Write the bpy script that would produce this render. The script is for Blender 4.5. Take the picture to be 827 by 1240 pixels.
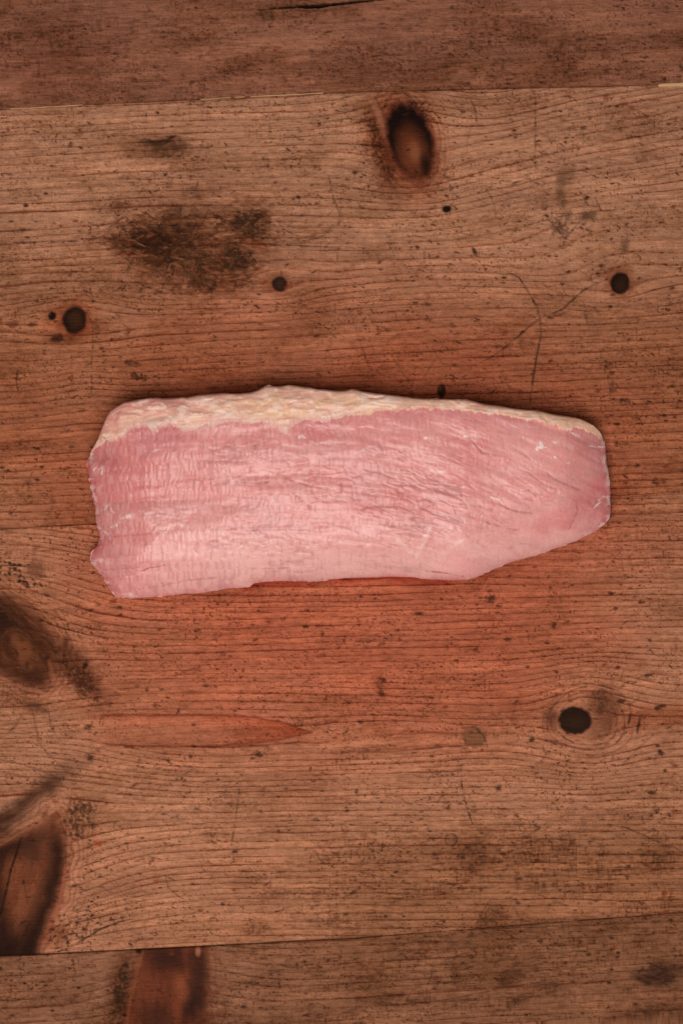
import bpy, math, random
import numpy as np

# ------------------------------------------------------------------ units
# Feature positions are measured on the table top in "marks": 1 mark = S metres.
S = 0.000476
CX, CY = 413.5, 620.0
CAM_H = 0.90

# ------------------------------------------------------------------ camera
scene = bpy.context.scene
for o in list(bpy.data.objects):
    bpy.data.objects.remove(o)
cam_d = bpy.data.cameras.new('camera')
cam = bpy.data.objects.new('camera', cam_d)
scene.collection.objects.link(cam)
cam.location = (0, 0, CAM_H)
cam.rotation_euler = (0, 0, 0)
cam_d.sensor_fit = 'VERTICAL'
cam_d.angle = 2 * math.atan(620 * S / CAM_H)
cam_d.clip_start = 0.01
cam_d.clip_end = 50
scene.camera = cam

# ------------------------------------------------------------------ light
world = bpy.data.worlds.new('World')
scene.world = world
world.use_nodes = True
bg = world.node_tree.nodes['Background']
bg.inputs[0].default_value = (1.0, 0.95, 0.92, 1)
bg.inputs[1].default_value = 0.14

def area(name, loc, target, size, size_y, power, col):
    d = bpy.data.lights.new(name, 'AREA')
    d.shape = 'RECTANGLE'; d.size = size; d.size_y = size_y
    d.energy = power; d.color = col
    o = bpy.data.objects.new(name, d)
    scene.collection.objects.link(o)
    o.location = loc
    from mathutils import Vector
    o.rotation_euler = (Vector(target) - Vector(loc)).to_track_quat('-Z', 'Y').to_euler()
    return o
area('window_light', (-0.06, -0.24, 0.96), (0, -0.01, 0.0), 0.52, 0.44, 8.6, (1.0, 0.955, 0.92))

scene.view_settings.view_transform = 'Standard'
scene.view_settings.look = 'None'
scene.view_settings.gamma = 1
scene.view_settings.exposure = 0.0
scene.view_settings.use_curve_mapping = False
scene.render.engine = 'CYCLES'
scene.cycles.pixel_filter_width = 1.0

# ------------------------------------------------------------------ helpers
def lin(r, g, b):
    c = np.array([r, g, b], float) / 255
    return np.where(c <= 0.04045, c / 12.92, ((c + 0.055) / 1.055) ** 2.4)

def vn(x, y, seed=0):
    """value noise 0..1"""
    rs = np.random.RandomState(seed * 7919 + 13)
    T = rs.rand(256, 256).astype(np.float32)
    xi = np.floor(x); yi = np.floor(y)
    fx = (x - xi).astype(np.float32); fy = (y - yi).astype(np.float32)
    fx = fx * fx * fx * (fx * (fx * 6 - 15) + 10); fy = fy * fy * fy * (fy * (fy * 6 - 15) + 10)
    a = xi.astype(np.int64) & 255; b = yi.astype(np.int64) & 255
    a1 = (a + 1) & 255; b1 = (b + 1) & 255
    return (T[b, a] * (1 - fx) + T[b, a1] * fx) * (1 - fy) + (T[b1, a] * (1 - fx) + T[b1, a1] * fx) * fy

def fbm(x, y, seed=0, octv=3, gain=0.5):
    s = 0; w = 1; t = 0
    for k in range(octv):
        s = s + w * vn(x * 2 ** k, y * 2 ** k, seed + 31 * k); t += w; w *= gain
    return s / t

def ss(e0, e1, x):
    t = np.clip((x - e0) / (e1 - e0), 0, 1)
    return t * t * (3 - 2 * t)

def seg_dist(X, Y, pts, closed=False):
    """distance to a polyline and the position along it 0..1"""
    P = np.asarray(pts, float)
    if closed: P = np.vstack([P, P[:1]])
    L = np.r_[0, np.cumsum(np.hypot(*np.diff(P, axis=0).T))]
    D = np.full(X.shape, 1e9); A = np.zeros(X.shape)
    for i in range(len(P) - 1):
        ax, ay = P[i]; bx, by = P[i + 1]
        dx, dy = bx - ax, by - ay
        l2 = dx * dx + dy * dy + 1e-12
        t = np.clip(((X - ax) * dx + (Y - ay) * dy) / l2, 0, 1)
        d = np.hypot(X - ax - t * dx, Y - ay - t * dy)
        m = d < D
        D = np.where(m, d, D); A = np.where(m, (L[i] + t * (L[i + 1] - L[i])) / L[-1], A)
    return D, A

def inside(X, Y, pts):
    P = np.asarray(pts, float); n = len(P)
    r = np.zeros(X.shape, bool)
    j = n - 1
    for i in range(n):
        xi, yi = P[i]; xj, yj = P[j]
        c = ((yi > Y) != (yj > Y)) & (X < (xj - xi) * (Y - yi) / (yj - yi + 1e-12) + xi)
        r ^= c; j = i
    return r

def smooth_closed(pts, n, rounds=1):
    """resample an open polyline to n points with Catmull-Rom"""
    P = np.asarray(pts, float)
    L = np.r_[0, np.cumsum(np.hypot(*np.diff(P, axis=0).T))]
    Pe = np.vstack([2 * P[0] - P[1], P, 2 * P[-1] - P[-2]])
    s = np.linspace(0, L[-1], n)
    k = np.clip(np.searchsorted(L, s, side='right') - 1, 0, len(P) - 2)
    t = ((s - L[k]) / (L[k + 1] - L[k]))[:, None]
    p0, p1, p2, p3 = Pe[k], Pe[k + 1], Pe[k + 2], Pe[k + 3]
    return 0.5 * (2 * p1 + (p2 - p0) * t + (2 * p0 - 5 * p1 + 4 * p2 - p3) * t ** 2 + (3 * p1 - p0 - 3 * p2 + p3) * t ** 3)

def make_mesh(name, co, quads, attrs, mat, parent):
    me = bpy.data.meshes.new(name)
    nv, nf = len(co), len(quads)
    me.vertices.add(nv); me.loops.add(nf * 4); me.polygons.add(nf)
    me.vertices.foreach_set('co', np.ascontiguousarray(co, np.float32).ravel())
    me.loops.foreach_set('vertex_index', np.ascontiguousarray(quads, np.int32).ravel())
    me.polygons.foreach_set('loop_start', np.arange(0, nf * 4, 4, dtype=np.int32))
    me.polygons.foreach_set('use_smooth', np.ones(nf, bool))
    me.update(calc_edges=True)
    for k, v in attrs.items():
        if v.ndim == 2:
            a = me.attributes.new(k, 'FLOAT_COLOR', 'POINT')
            a.data.foreach_set('color', np.c_[v, np.ones(len(v))].astype(np.float32).ravel())
        else:
            a = me.attributes.new(k, 'FLOAT', 'POINT')
            a.data.foreach_set('value', v.astype(np.float32))
    me.materials.append(mat)
    o = bpy.data.objects.new(name, me)
    scene.collection.objects.link(o)
    o.parent = parent
    return o

def grid_quads(r, c):
    i = np.arange((r - 1) * c).reshape(r - 1, c)[:, :-1].ravel()
    return np.c_[i, i + c, i + c + 1, i + 1]

# ------------------------------------------------------------------ materials
def base_mat(name, rough, spec):
    m = bpy.data.materials.new(name); m.use_nodes = True
    nt = m.node_tree; b = nt.nodes['Principled BSDF']
    b.inputs['Roughness'].default_value = rough
    b.inputs['Specular IOR Level'].default_value = spec
    return m, nt, b

def wood_material():
    m, nt, b = base_mat('old_pine', 0.7, 0.06)
    N = nt.nodes; L = nt.links
    at = N.new('ShaderNodeAttribute'); at.attribute_name = 'tone'
    tc = N.new('ShaderNodeTexCoord')
    mp = N.new('ShaderNodeMapping'); mp.inputs['Scale'].default_value = (90, 1500, 60)
    mp.inputs['Rotation'].default_value = (0, 0, math.radians(-2.5))
    L.new(tc.outputs['Object'], mp.inputs[0])
    n1 = N.new('ShaderNodeTexNoise'); n1.inputs['Scale'].default_value = 1; n1.inputs['Detail'].default_value = 4
    L.new(mp.outputs[0], n1.inputs['Vector'])
    n2 = N.new('ShaderNodeTexNoise'); n2.inputs['Scale'].default_value = 1300; n2.inputs['Detail'].default_value = 3
    L.new(tc.outputs['Object'], n2.inputs['Vector'])
    add = N.new('ShaderNodeMath'); add.operation = 'ADD'
    L.new(n1.outputs[0], add.inputs[0]); L.new(n2.outputs[0], add.inputs[1])
    mr = N.new('ShaderNodeMapRange')
    mr.inputs[1].default_value = 0.6; mr.inputs[2].default_value = 1.4
    mr.inputs[3].default_value = 0.62; mr.inputs[4].default_value = 1.38
    L.new(add.outputs[0], mr.inputs[0])
    mul = N.new('ShaderNodeVectorMath'); mul.operation = 'SCALE'
    L.new(at.outputs['Color'], mul.inputs[0]); L.new(mr.outputs[0], mul.inputs['Scale'])
    L.new(mul.outputs[0], b.inputs['Base Color'])
    rr = N.new('ShaderNodeMapRange')
    rr.inputs[1].default_value = 0.6; rr.inputs[2].default_value = 1.4
    rr.inputs[3].default_value = 0.8; rr.inputs[4].default_value = 0.6
    L.new(add.outputs[0], rr.inputs[0]); L.new(rr.outputs[0], b.inputs['Roughness'])
    bp = N.new('ShaderNodeBump'); bp.inputs['Strength'].default_value = 0.25; bp.inputs['Distance'].default_value = 0.0004
    L.new(add.outputs[0], bp.inputs['Height']); L.new(bp.outputs[0], b.inputs['Normal'])
    return m

def flesh_material(name, rough, spec, sss):
    m, nt, b = base_mat(name, rough, spec)
    N = nt.nodes; L = nt.links
    at = N.new('ShaderNodeAttribute'); at.attribute_name = 'tone'
    tc = N.new('ShaderNodeTexCoord')
    n2 = N.new('ShaderNodeTexNoise'); n2.inputs['Scale'].default_value = 700; n2.inputs['Detail'].default_value = 3
    L.new(tc.outputs['Object'], n2.inputs['Vector'])
    mr = N.new('ShaderNodeMapRange')
    mr.inputs[1].default_value = 0.3; mr.inputs[2].default_value = 0.7
    mr.inputs[3].default_value = 0.94; mr.inputs[4].default_value = 1.06
    L.new(n2.outputs[0], mr.inputs[0])
    mul = N.new('ShaderNodeVectorMath'); mul.operation = 'SCALE'
    L.new(at.outputs['Color'], mul.inputs[0]); L.new(mr.outputs[0], mul.inputs['Scale'])
    L.new(mul.outputs[0], b.inputs['Base Color'])
    b.inputs['Subsurface Weight'].default_value = sss
    b.inputs['Subsurface Radius'].default_value = (1.0, 0.35, 0.25)
    b.inputs['Subsurface Scale'].default_value = 0.0025
    rr = N.new('ShaderNodeMapRange')
    rr.inputs[1].default_value = 0.3; rr.inputs[2].default_value = 0.7
    rr.inputs[3].default_value = rough - 0.08; rr.inputs[4].default_value = rough + 0.1
    L.new(n2.outputs[0], rr.inputs[0]); L.new(rr.outputs[0], b.inputs['Roughness'])
    bp = N.new('ShaderNodeBump'); bp.inputs['Strength'].default_value = 0.2; bp.inputs['Distance'].default_value = 0.0004
    L.new(n2.outputs[0], bp.inputs['Height']); L.new(bp.outputs[0], b.inputs['Normal'])
    return m

WOOD = wood_material()
LEAN = flesh_material('lean_meat', 0.36, 0.36, 0.16)
FAT = flesh_material('hard_fat', 0.42, 0.3, 0.25)
FILL, nt_, b_ = base_mat('pale_filler', 0.7, 0.2)
tx_ = nt_.nodes.new('ShaderNodeTexNoise'); tx_.inputs['Scale'].default_value = 600
cr_ = nt_.nodes.new('ShaderNodeValToRGB')
cr_.color_ramp.elements[0].color = (*lin(172, 130, 88), 1); cr_.color_ramp.elements[1].color = (*lin(232, 196, 146), 1)
nt_.links.new(tx_.outputs[0], cr_.inputs[0]); nt_.links.new(cr_.outputs[0], b_.inputs['Base Color'])

# ------------------------------------------------------------------ table
table = bpy.data.objects.new('plank_table', None)
scene.collection.objects.link(table)
table['label'] = 'worn reddish brown pine table of wide knotted planks under the raw meat'
table['category'] = 'table'

XS = np.unique(np.r_[-1900, np.linspace(-1700, -120, 26), np.linspace(-60, -12, 7), np.arange(-10, 838, 1.35), np.linspace(842, 900, 7), np.linspace(960, 2530, 26), 2730])

def seamA(x): return np.interp(x, [-1900, 0, 150, 420, 827, 2730], [205, 132.5, 124.5, 111.5, 102, 30])
def seamB(x): return np.interp(x, [-1900, 0, 827, 2730], [738, 640.5, 598, 500])
def seamC(x): return np.interp(x, [-1900, 0, 420, 827, 2730], [1255, 1158.5, 1137, 1105, 1008])
def topE(x): return -395 - 0.045 * (x - 400)
def botE(x): return 1640 - 0.045 * (x - 400)

class Canvas:
    def __init__(s, f0, f1, vis0, vis1):
        a, b = f0(XS), f1(XS)
        mid = np.argmin(abs(XS - 413))
        tot = b[mid] - a[mid]
        # rows: fine where the photograph looks, coarse beyond
        v0, v1 = max(vis0, a[mid]), min(vis1, b[mid])
        fine = (np.arange(v0, v1 + 0.9, 0.95) - a[mid]) / tot
        fine = np.clip(fine, 0, 1)
        rows = [fine]
        if v0 > a[mid] + 1: rows.append(np.linspace(0, fine[0], 40)[:-1])
        if v1 < b[mid] - 1: rows.append(np.linspace(fine[-1], 1, 40)[1:])
        ed = np.array([0, .6, 1.3, 2.2, 3.4]) / tot
        T = np.unique(np.r_[np.concatenate(rows), ed, 1 - ed])
        keep = np.r_[True, np.diff(T) > 0.25 / tot]
        T = T[keep]; T[0] = 0; T[-1] = 1
        s.T = T
        s.X = np.broadcast_to(XS, (len(T), len(XS))).copy()
        s.Y = a[None] * (1 - T[:, None]) + b[None] * T[:, None]
        s.e0 = T[:, None] * (b - a)[None]; s.e1 = (1 - T[:, None]) * (b - a)[None]
        s.col = np.zeros(s.X.shape + (3,)); s.h = np.zeros(s.X.shape)
        s.knots = np.zeros(s.X.shape, np.int32)
        s.k0 = s.k1 = lambda x: np.ones_like(x)
    def win(s, x0, x1, y0, y1):
        c0, c1 = np.searchsorted(XS, [x0, x1]); c1 = min(c1 + 1, len(XS)); c0 = max(c0 - 1, 0)
        ya = np.minimum(s.Y[:, c0], s.Y[:, c1 - 1]); yb = np.maximum(s.Y[:, c0], s.Y[:, c1 - 1])
        r = np.where((yb > y0) & (ya < y1))[0]
        if len(r) == 0 or c1 <= c0: return None
        return np.s_[r[0]:r[-1] + 1, c0:c1]
    def mix(s, w, m, rgb, h=0):
        s.col[w] = s.col[w] * (1 - m[..., None]) + np.asarray(rgb) * m[..., None]
        if h: s.h[w] += m * h
    def tint(s, w, m, t, h=0):
        s.col[w] *= 1 - m[..., None] * (1 - np.asarray(t))
        if h: s.h[w] += m * h
    def blob(s, cx, cy, a, b, ang, rgb, soft=0.35, k=1.0, rag=0.25, scale=6, tint=False, h=0, seed=5, streak=1):
        R = max(a, b) * 1.9 + 4
        w = s.win(cx - R, cx + R, cy - R, cy + R)
        if w is None: return
        X, Y = s.X[w], s.Y[w]
        c, sn = math.cos(math.radians(ang)), math.sin(math.radians(ang))
        dx, dy = X - cx, Y - cy
        r = np.hypot((dx * c + dy * sn) / a, (-dx * sn + dy * c) / b)
        r = r + (fbm(X / scale / streak, Y / scale, seed, 3) - 0.5) * 2 * rag
        m = ss(1 + soft, 1 - soft, r) * k
        (s.tint if tint else s.mix)(w, m, rgb, h)
    def speck(s, cx, cy, a, b, ang, rgb, k, dens, scale=2.2, seed=3, soft=0.6, sx=1.0):
        """broken-up, speckled smudge"""
        R = max(a, b) * 1.8 + 4
        w = s.win(cx - R, cx + R, cy - R, cy + R)
        if w is None: return
        X, Y = s.X[w], s.Y[w]
        c, sn = math.cos(math.radians(ang)), math.sin(math.radians(ang))
        dx, dy = X - cx, Y - cy
        r = np.hypot((dx * c + dy * sn) / a, (-dx * sn + dy * c) / b)
        n = fbm(X / scale / sx, Y / scale, seed, 2) * 0.6 + fbm(X / 9, Y / 7, seed + 5, 2) * 0.4
        m = ss(1 + soft, 1 - soft, r)
        m = ss(1.04 - 0.4 * dens, 1.31 - 0.4 * dens, n + 0.62 * m - 0.2) * ss(0, .3, m) * k
        s.mix(w, m, rgb)
    def line(s, pts, wd, rgb, k=0.9, h=-0.0002, seed=2, brk=0.35, taper=True):
        P = np.asarray(pts, float)
        w = s.win(P[:, 0].min() - 6, P[:, 0].max() + 6, P[:, 1].min() - 6, P[:, 1].max() + 6)
        if w is None: return
        X, Y = s.X[w], s.Y[w]
        D, A = seg_dist(X, Y, P)
        D = D + (vn(X / 5, Y / 5, seed) - 0.5) * 1.2 * min(1, wd)
        wv = wd * (np.sin(np.clip(A, 0.02, 0.98) * math.pi) ** 0.35 if taper else 1)
        n = vn(X / 7, Y / 7, seed + 9)
        m = ss(0, 1, (wv * 0.5 + 0.75 - D) / (0.75 + np.minimum(wv * .5, .6))) * k * (1 - brk * ss(0.35, 0.75, n))
        s.mix(w, m, rgb, h)

DK = lin(52, 27, 16); DKG = lin(58, 38, 22); BLK = lin(30, 15, 9); RED = lin(120, 48, 26)

def rings(c, G, sp, seed, amp, wob=1.0):
    """worn early/late wood bands: G is the distance across the grain in marks"""
    X, Y = c.X, c.Y
    G = G + (fbm(X / 190, G / 40, seed + 1, 3) - 0.5) * 11 * wob + (fbm(X / 45, G / 12, seed + 8, 2) - 0.5) * 1.5 + (vn(X / 15, G / 4, seed + 2) - 0.5) * 0.8
    W = 0.7 * (fbm(G / 37 + 3.3, np.zeros_like(G) + X / 900, seed + 3, 2) - 0.5) * 26      # uneven ring widths
    ph = (G + W) / sp
    k = np.floor(ph); p = ph - k
    rk = vn(k * 7.31, np.zeros_like(k) + X / 260, seed + 4)                     # strength of each ring
    along = fbm(X / 60, k * 3.7, seed + 5, 3)
    rag = vn(X / 6, Y / 2.0, seed + 6)
    st = np.minimum((0.50 + 0.7 * rk) * (0.45 + 1.0 * along), 1.0)
    late = ss(0.35, 0.93, p) * ss(1.0, 0.95, p)
    edge = np.exp(-((p - 0.90) / 0.085) ** 2) * (0.55 + 0.6 * ss(0.3, 0.75, along + (rag - 0.5) * 0.5))
    m1 = np.clip(late * 0.42 * st * amp * (0.6 + 0.8 * rag), 0, 1)
    m2 = np.clip(edge * 0.80 * st * amp, 0, 1)
    c.tint(np.s_[:, :], m1, (0.66, 0.46, 0.34))
    c.tint(np.s_[:, :], m2, (0.36, 0.17, 0.09))
    dash = ss(0.70, 0.92, vn(X / 4.2, Y / 1.5, seed + 7)) * ss(.3, .7, fbm(X / 25, Y / 10, seed + 9, 2)) * (0.35 + late + edge)
    c.tint(np.s_[:, :], np.clip(dash * .55 * amp, 0, .8), (0.40, 0.24, 0.16))
    fine = (G / 3.1) % 1.0
    fl_ = np.exp(-((fine - .5) / .2) ** 2) * ss(.45, .75, fbm(X / 38, G / 6, seed + 12, 3))
    c.tint(np.s_[:, :], np.clip(fl_ * .42 * amp, 0, .8), (0.58, 0.40, 0.28))
    dn = fbm(X / 45, Y / 22, seed + 14, 3)
    dot = ss(.80, .93, vn(X / 2.5, Y / 1.5, seed + 13)) * ss(.30, .62, dn)
    dot2 = ss(.86, .96, vn(X / 1.8, Y / 3.2, seed + 16)) * ss(.36, .66, dn)
    c.tint(np.s_[:, :], np.clip(dot * .95 + dot2 * .7, 0, .95), (0.26, 0.17, 0.11), -.00012)
    mott = fbm(X / 7, Y / 3, seed + 10, 2)
    c.col *= (1 + (mott - .5) * .38)[..., None]
    c.h += -0.00010 * edge * st * amp + 0.00005 * late * amp

def fibre(c, seed, k, mask=1.0):
    """fine torn fibres, cross-hatched"""
    X, Y = c.X, c.Y
    Yr = Y + 0.05 * X
    a = ss(0.60, 0.85, vn(X / 11, Yr / 1.5, seed)) * 0.8
    b = ss(0.62, 0.88, vn(X / 1.9, Yr / 6, seed + 1)) * 0.6
    d = fbm(X / 40, Yr / 16, seed + 2, 3)
    m = np.clip((a + b) * ss(0.32, 0.66, d) * k, 0, 0.9) * mask
    c.tint(np.s_[:, :], m, (0.42, 0.32, 0.26), -0.00004)

def flecks(c, n, seed, x0, x1, y0, y1, maxl=7, kk=0.85):
    rng = random.Random(seed)
    for i in range(n):
        x, y = rng.uniform(x0, x1), rng.uniform(y0, y1)
        if rng.random() < 0.55:
            r = rng.choice([0.9, 1.1, 1.4, 1.8, 2.3])
            c.blob(x, y, r * rng.uniform(1, 1.9), r * rng.uniform(0.6, 1), rng.uniform(-25, 25), DK if rng.random() < .75 else RED,
                   soft=0.55, k=min(1, rng.uniform(0.5, 1.2) * kk), rag=0.4, scale=2, h=-0.0002, seed=rng.randint(1, 50))
        else:
            l = rng.uniform(2.5, maxl); a = rng.gauss(-0.06, 0.35) if rng.random() < .6 else rng.uniform(0, math.pi)
            p = [(x, y), (x + l * .5 * math.cos(a), y + l * .5 * math.sin(a) + rng.uniform(-.6, .6)), (x + l * math.cos(a), y + l * math.sin(a))]
            c.line(p, rng.uniform(0.8, 1.8), DK, k=min(1, rng.uniform(0.4, 1.2) * kk), seed=rng.randint(1, 50))

def scratches(c, n, seed, x0, x1, y0, y1):
    rng = random.Random(seed)
    for i in range(n):
        x, y = rng.uniform(x0, x1), rng.uniform(y0, y1)
        l = rng.uniform(10, 40); a = rng.uniform(0, math.pi)
        p = [(x, y), (x + l * .5 * math.cos(a) + rng.uniform(-2, 2), y + l * .5 * math.sin(a)), (x + l * math.cos(a), y + l * math.sin(a))]
        c.line(p, 0.8, DK, k=rng.uniform(0.2, 0.55), seed=rng.randint(1, 50), h=-0.0001)

def push(G, X, Y, cx, cy, sx, sy, k):
    dx, dy = X - cx, Y - cy
    return G - k * dy * np.exp(-(dx / sx) ** 2 - (dy / sy) ** 2)

def knotmask(c, kid, cx, cy, a, b, ang, poly=None):
    X, Y = c.X, c.Y
    if poly is not None: m = inside(X, Y, poly)
    else:
        ca, sn = math.cos(math.radians(ang)), math.sin(math.radians(ang))
        dx, dy = X - cx, Y - cy
        m = np.hypot((dx * ca + dy * sn) / a, (-dx * sn + dy * ca) / b) < 1
    c.knots[m & (c.e0 > 4) & (c.e1 > 4)] = kid

def tone(c, rgb, seed, var=0.14):
    X, Y = c.X, c.Y
    n = fbm(X / 120, Y / 50, seed, 4) - 0.5
    n2 = fbm(X / 30, Y / 5, seed + 9, 3) - 0.5
    c.col[:] = lin(*rgb) * (1 + n * 2 * var + n2 * 0.22)[..., None]

def patina(c, seed, k=1.0):
    """grime rubbed into the boards and paler worn streaks"""
    X, Y = c.X, c.Y
    Yr = Y + .045 * X
    a = fbm(X / 75, Yr / 30, seed, 4); b = fbm(X / 16, Yr / 5, seed + 3, 3); d = fbm(X / 150, Yr / 9, seed + 5, 3)
    m = ss(.42, .70, a * .7 + b * .3) * k
    c.tint(np.s_[:, :], np.clip(m * .75, 0, 1), (.68, .62, .52))
    g = ss(.58, .75, a * .35 + fbm(X / 3.2, Yr / 2.0, seed + 6, 2) * .65) * k
    c.tint(np.s_[:, :], np.clip(g * .6, 0, .9), (.50, .38, .28))
    w = ss(.52, .72, d) * (.5 + b)
    c.col *= (1 + .20 * w)[..., None]

def redden(c, k=1.0):
    """redder wood tone in a wide oval around the joint"""
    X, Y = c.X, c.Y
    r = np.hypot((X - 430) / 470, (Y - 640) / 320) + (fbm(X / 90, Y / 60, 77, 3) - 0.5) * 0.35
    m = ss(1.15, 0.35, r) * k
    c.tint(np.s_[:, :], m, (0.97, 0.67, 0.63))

def swirl(c, w, sd, per, seed, reach=42, k=.5):
    """growth rings crowding round a knot, sd = distance inside its outline"""
    Xw, Yw = c.X[w], c.Y[w]
    q = sd + (fbm(Xw / 24, Yw / 24, seed, 3) - .5) * 14
    ph = (q / per) % 1.0
    ln = np.exp(-((ph - .5) / .16) ** 2) * (.4 + .9 * fbm(Xw / 18, Yw / 18, seed + 2, 2))
    out = ss(-reach, -reach * .3, sd) * ss(2, -2, sd)
    c.tint(w, np.clip(ln * out * k, 0, .9), (.48, .32, .22), -.00008)
    inn = ss(2, 10, sd)
    c.tint(w, np.clip(ln * inn * k * .6, 0, .9), (.52, .42, .34))
    c.col[w] *= (1 + .18 * out * ss(.35, .05, ph))[..., None]

planks = []
# ---- upper plank
c = Canvas(topE, lambda x: seamA(x) - 0.12, -14, 2000)
tone(c, (151, 98, 75), 100, 0.14)
patina(c, 130, 1.1)
rings(c, c.Y + 0.05 * c.X, 7.0, 110, 0.35)
fibre(c, 120, 0.75, ss(-10, 60, c.Y) * 0.6 + 0.4)
redden(c, 0.5)
c.blob(60, 70, 80, 45, 0, (0.72, 0.62, 0.56), soft=.8, tint=True, rag=.5, scale=18, k=.7)
c.blob(300, 88, 150, 26, -3, (0.85, 0.80, 0.74), soft=.8, tint=True, rag=.5, scale=18, k=.7)
c.blob(640, 75, 160, 35, -3, (0.80, 0.76, 0.68), soft=.8, tint=True, rag=.5, scale=18, k=.6)
c.line([(312, 12), (330, 10), (352, 8.4), (376, 7), (400, 5.2), (425, 2.6), (450, 0), (480, -4)], 2.6, BLK, k=1, h=-0.0012, brk=0)
c.line([(355, 8), (372, 8.4), (390, 7), (405, 5)], 3.4, BLK, k=1, h=-0.0015, brk=0)
c.line([(280, 12), (313, 12)], 1.0, DK, k=.6)
for p in ([(315, 13), (319, 22), (321, 25)], [(328, 12), (330, 24), (327, 33)], [(325, 28), (327, 33)], [(342, 14), (345, 18)]):
    c.line(p, 2.4, DKG, k=.8)
c.blob(322, 18, 8, 8, 0, DK, soft=.8, k=.5, rag=.5, scale=3)
for x, y, a, b, an, k in ((12, 44, 3, 8, 0, .8), (20, 41, 10, 2, -2, .8), (29, 20, 1.5, 7, 0, .6), (29, 45, 2, 5, 0, .5), (46, 66, 9, 3, 0, .5),
                          (92, 60, 2, 4, 0, .6), (146, 51.5, 3, 1.6, 0, .95), (142, 24, 5, 2.5, -50, .7), (154, 27, 3, 1.6, 40, .6), (120, 92, 10, 5, 0, .4),
                          (413, 62, 3, 10, -20, .45), (425, 70, 4, 14, -25, .45), (610, 75, 5, 14, 5, .6), (571, 56, 3, 4, 30, .5), (700, 43, 3, 2, 0, .6),
                          (768, 95, 3, 2, 0, .8), (745, 18, 2.5, 2, 0, .7), (495, 45, 2.2, 1.4, 0, .7), (826, 82, 8, 5, 0, .7), (167, 119, 14, 6, -8, .6), (290, 40, 3, 1.5, 0, .7), (324, 88, 2.2, 1.4, 0, .8), (380, 70, 7, 5, 0, .4)):
    c.speck(x, y, a, b, an, DKG, k, .62, scale=3)
c.line([(560, 80), (572, 76), (580, 80)], 1, DK, k=.6)
flecks(c, 330, 71, -10, 838, 0, 118, 6, .6)
planks.append((c, 'plank', 'dark fine-grained plank with a black split along it, topmost in the picture'))

# ---- second plank, the one with the black oval knot
c = Canvas(lambda x: seamA(x) + 0.12, lambda x: seamB(x) - 0.06, -20, 1260)
X, Y = c.X, c.Y
tone(c, (182, 128, 98), 200, 0.11)
patina(c, 230, .75)
G = Y + 0.042 * X
G = G + 0.13 * np.maximum(X - 520, 0) * ss(345, 200, Y) * ss(520, 700, X)
G = push(G, X, Y, 497, 168, 70, 62, 0.75)
G = push(G, X, Y, 90, 387, 70, 36, 0.8)
G = push(G, X, Y, 750, 342, 60, 30, 0.85)
G = push(G, X, Y, 339, 344, 40, 22, 0.8)
G = push(G, X, Y, 700, 300, 130, 50, 0.7)
G = push(G, X, Y, 240, 320, 150, 55, 0.4)
G = G + 6 * np.exp(-((X - 105) / 40) ** 2 - ((Y - 470) / 60) ** 2)
rings(c, G, 8.6, 210, 1.0 - .55 * np.exp(-((X - 680) / 150) ** 2 - ((Y - 290) / 55) ** 2) - .5 * np.exp(-((X - 240) / 110) ** 2 - ((Y - 310) / 40) ** 2), 0.5)
fibre(c, 220, 0.55, 0.5 + 0.5 * ss(300, 120, Y))
fibre(c, 240, 0.7, ss(640, 780, X) * ss(420, 520, Y))
redden(c, 1.0)
c.tint(np.s_[:, :], ss(250, 450, Y) * 0.9 * (0.7 + 0.6 * fbm(X / 100, Y / 60, 9, 2)), (0.76, 0.60, 0.50))
# dark oval knot
w = c.win(400, 600, 60, 280); Xw, Yw = X[w], Y[w]
ca, sa = math.cos(math.radians(-17)), math.sin(math.radians(-17))
dx_, dy_ = Xw - 496.5, Yw - 170
swirl(c, w, (1 - np.hypot((dx_ * ca + dy_ * sa) / 30, (-dx_ * sa + dy_ * ca) / 50)) * 32, 6.5, 531, 26, .45)
c.blob(462, 178, 15, 54, -14, (.5, .40, .32), soft=.7, tint=True, rag=.5, scale=7, k=.9)
c.speck(462, 178, 17, 56, -14, DKG, .7, .72, scale=2.4)
c.blob(490, 172, 44, 70, -18, (0.72, 0.48, 0.38), soft=.5, tint=True, rag=.12, scale=12)
c.blob(466, 158, 5, 34, -22, lin(176, 112, 84), soft=.7, k=.7, rag=.2)
c.line([(452, 114), (463, 135), (470, 160), (482, 190), (500, 214), (520, 226)], 2.4, lin(110, 58, 38), k=.6, brk=.2)
c.blob(496.5, 171, 31, 51, -17, lin(112, 52, 32), soft=.22, k=.85, rag=.10, scale=8)
c.blob(496.5, 170, 26.5, 46, -17, lin(27, 12, 7), soft=.16, rag=.10, scale=5, h=-0.0004)
c.blob(500, 186, 16, 28, -14, lin(112, 56, 32), soft=.65, k=.95, rag=.15, scale=6)
c.blob(502, 184, 6, 11, -10, lin(146, 86, 56), soft=.8, k=.7, rag=.2)
c.blob(515, 200, 6, 13, -12, lin(24, 11, 7), soft=.7, k=.8)
c.speck(506, 134, 8, 22, -42, BLK, .8, .62, scale=2, soft=.5)
c.line([(488, 112), (500, 120), (508, 135)], 1.2, DK, k=.6)
knotmask(c, 1, 496.5, 170, 29, 49, -17)
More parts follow.
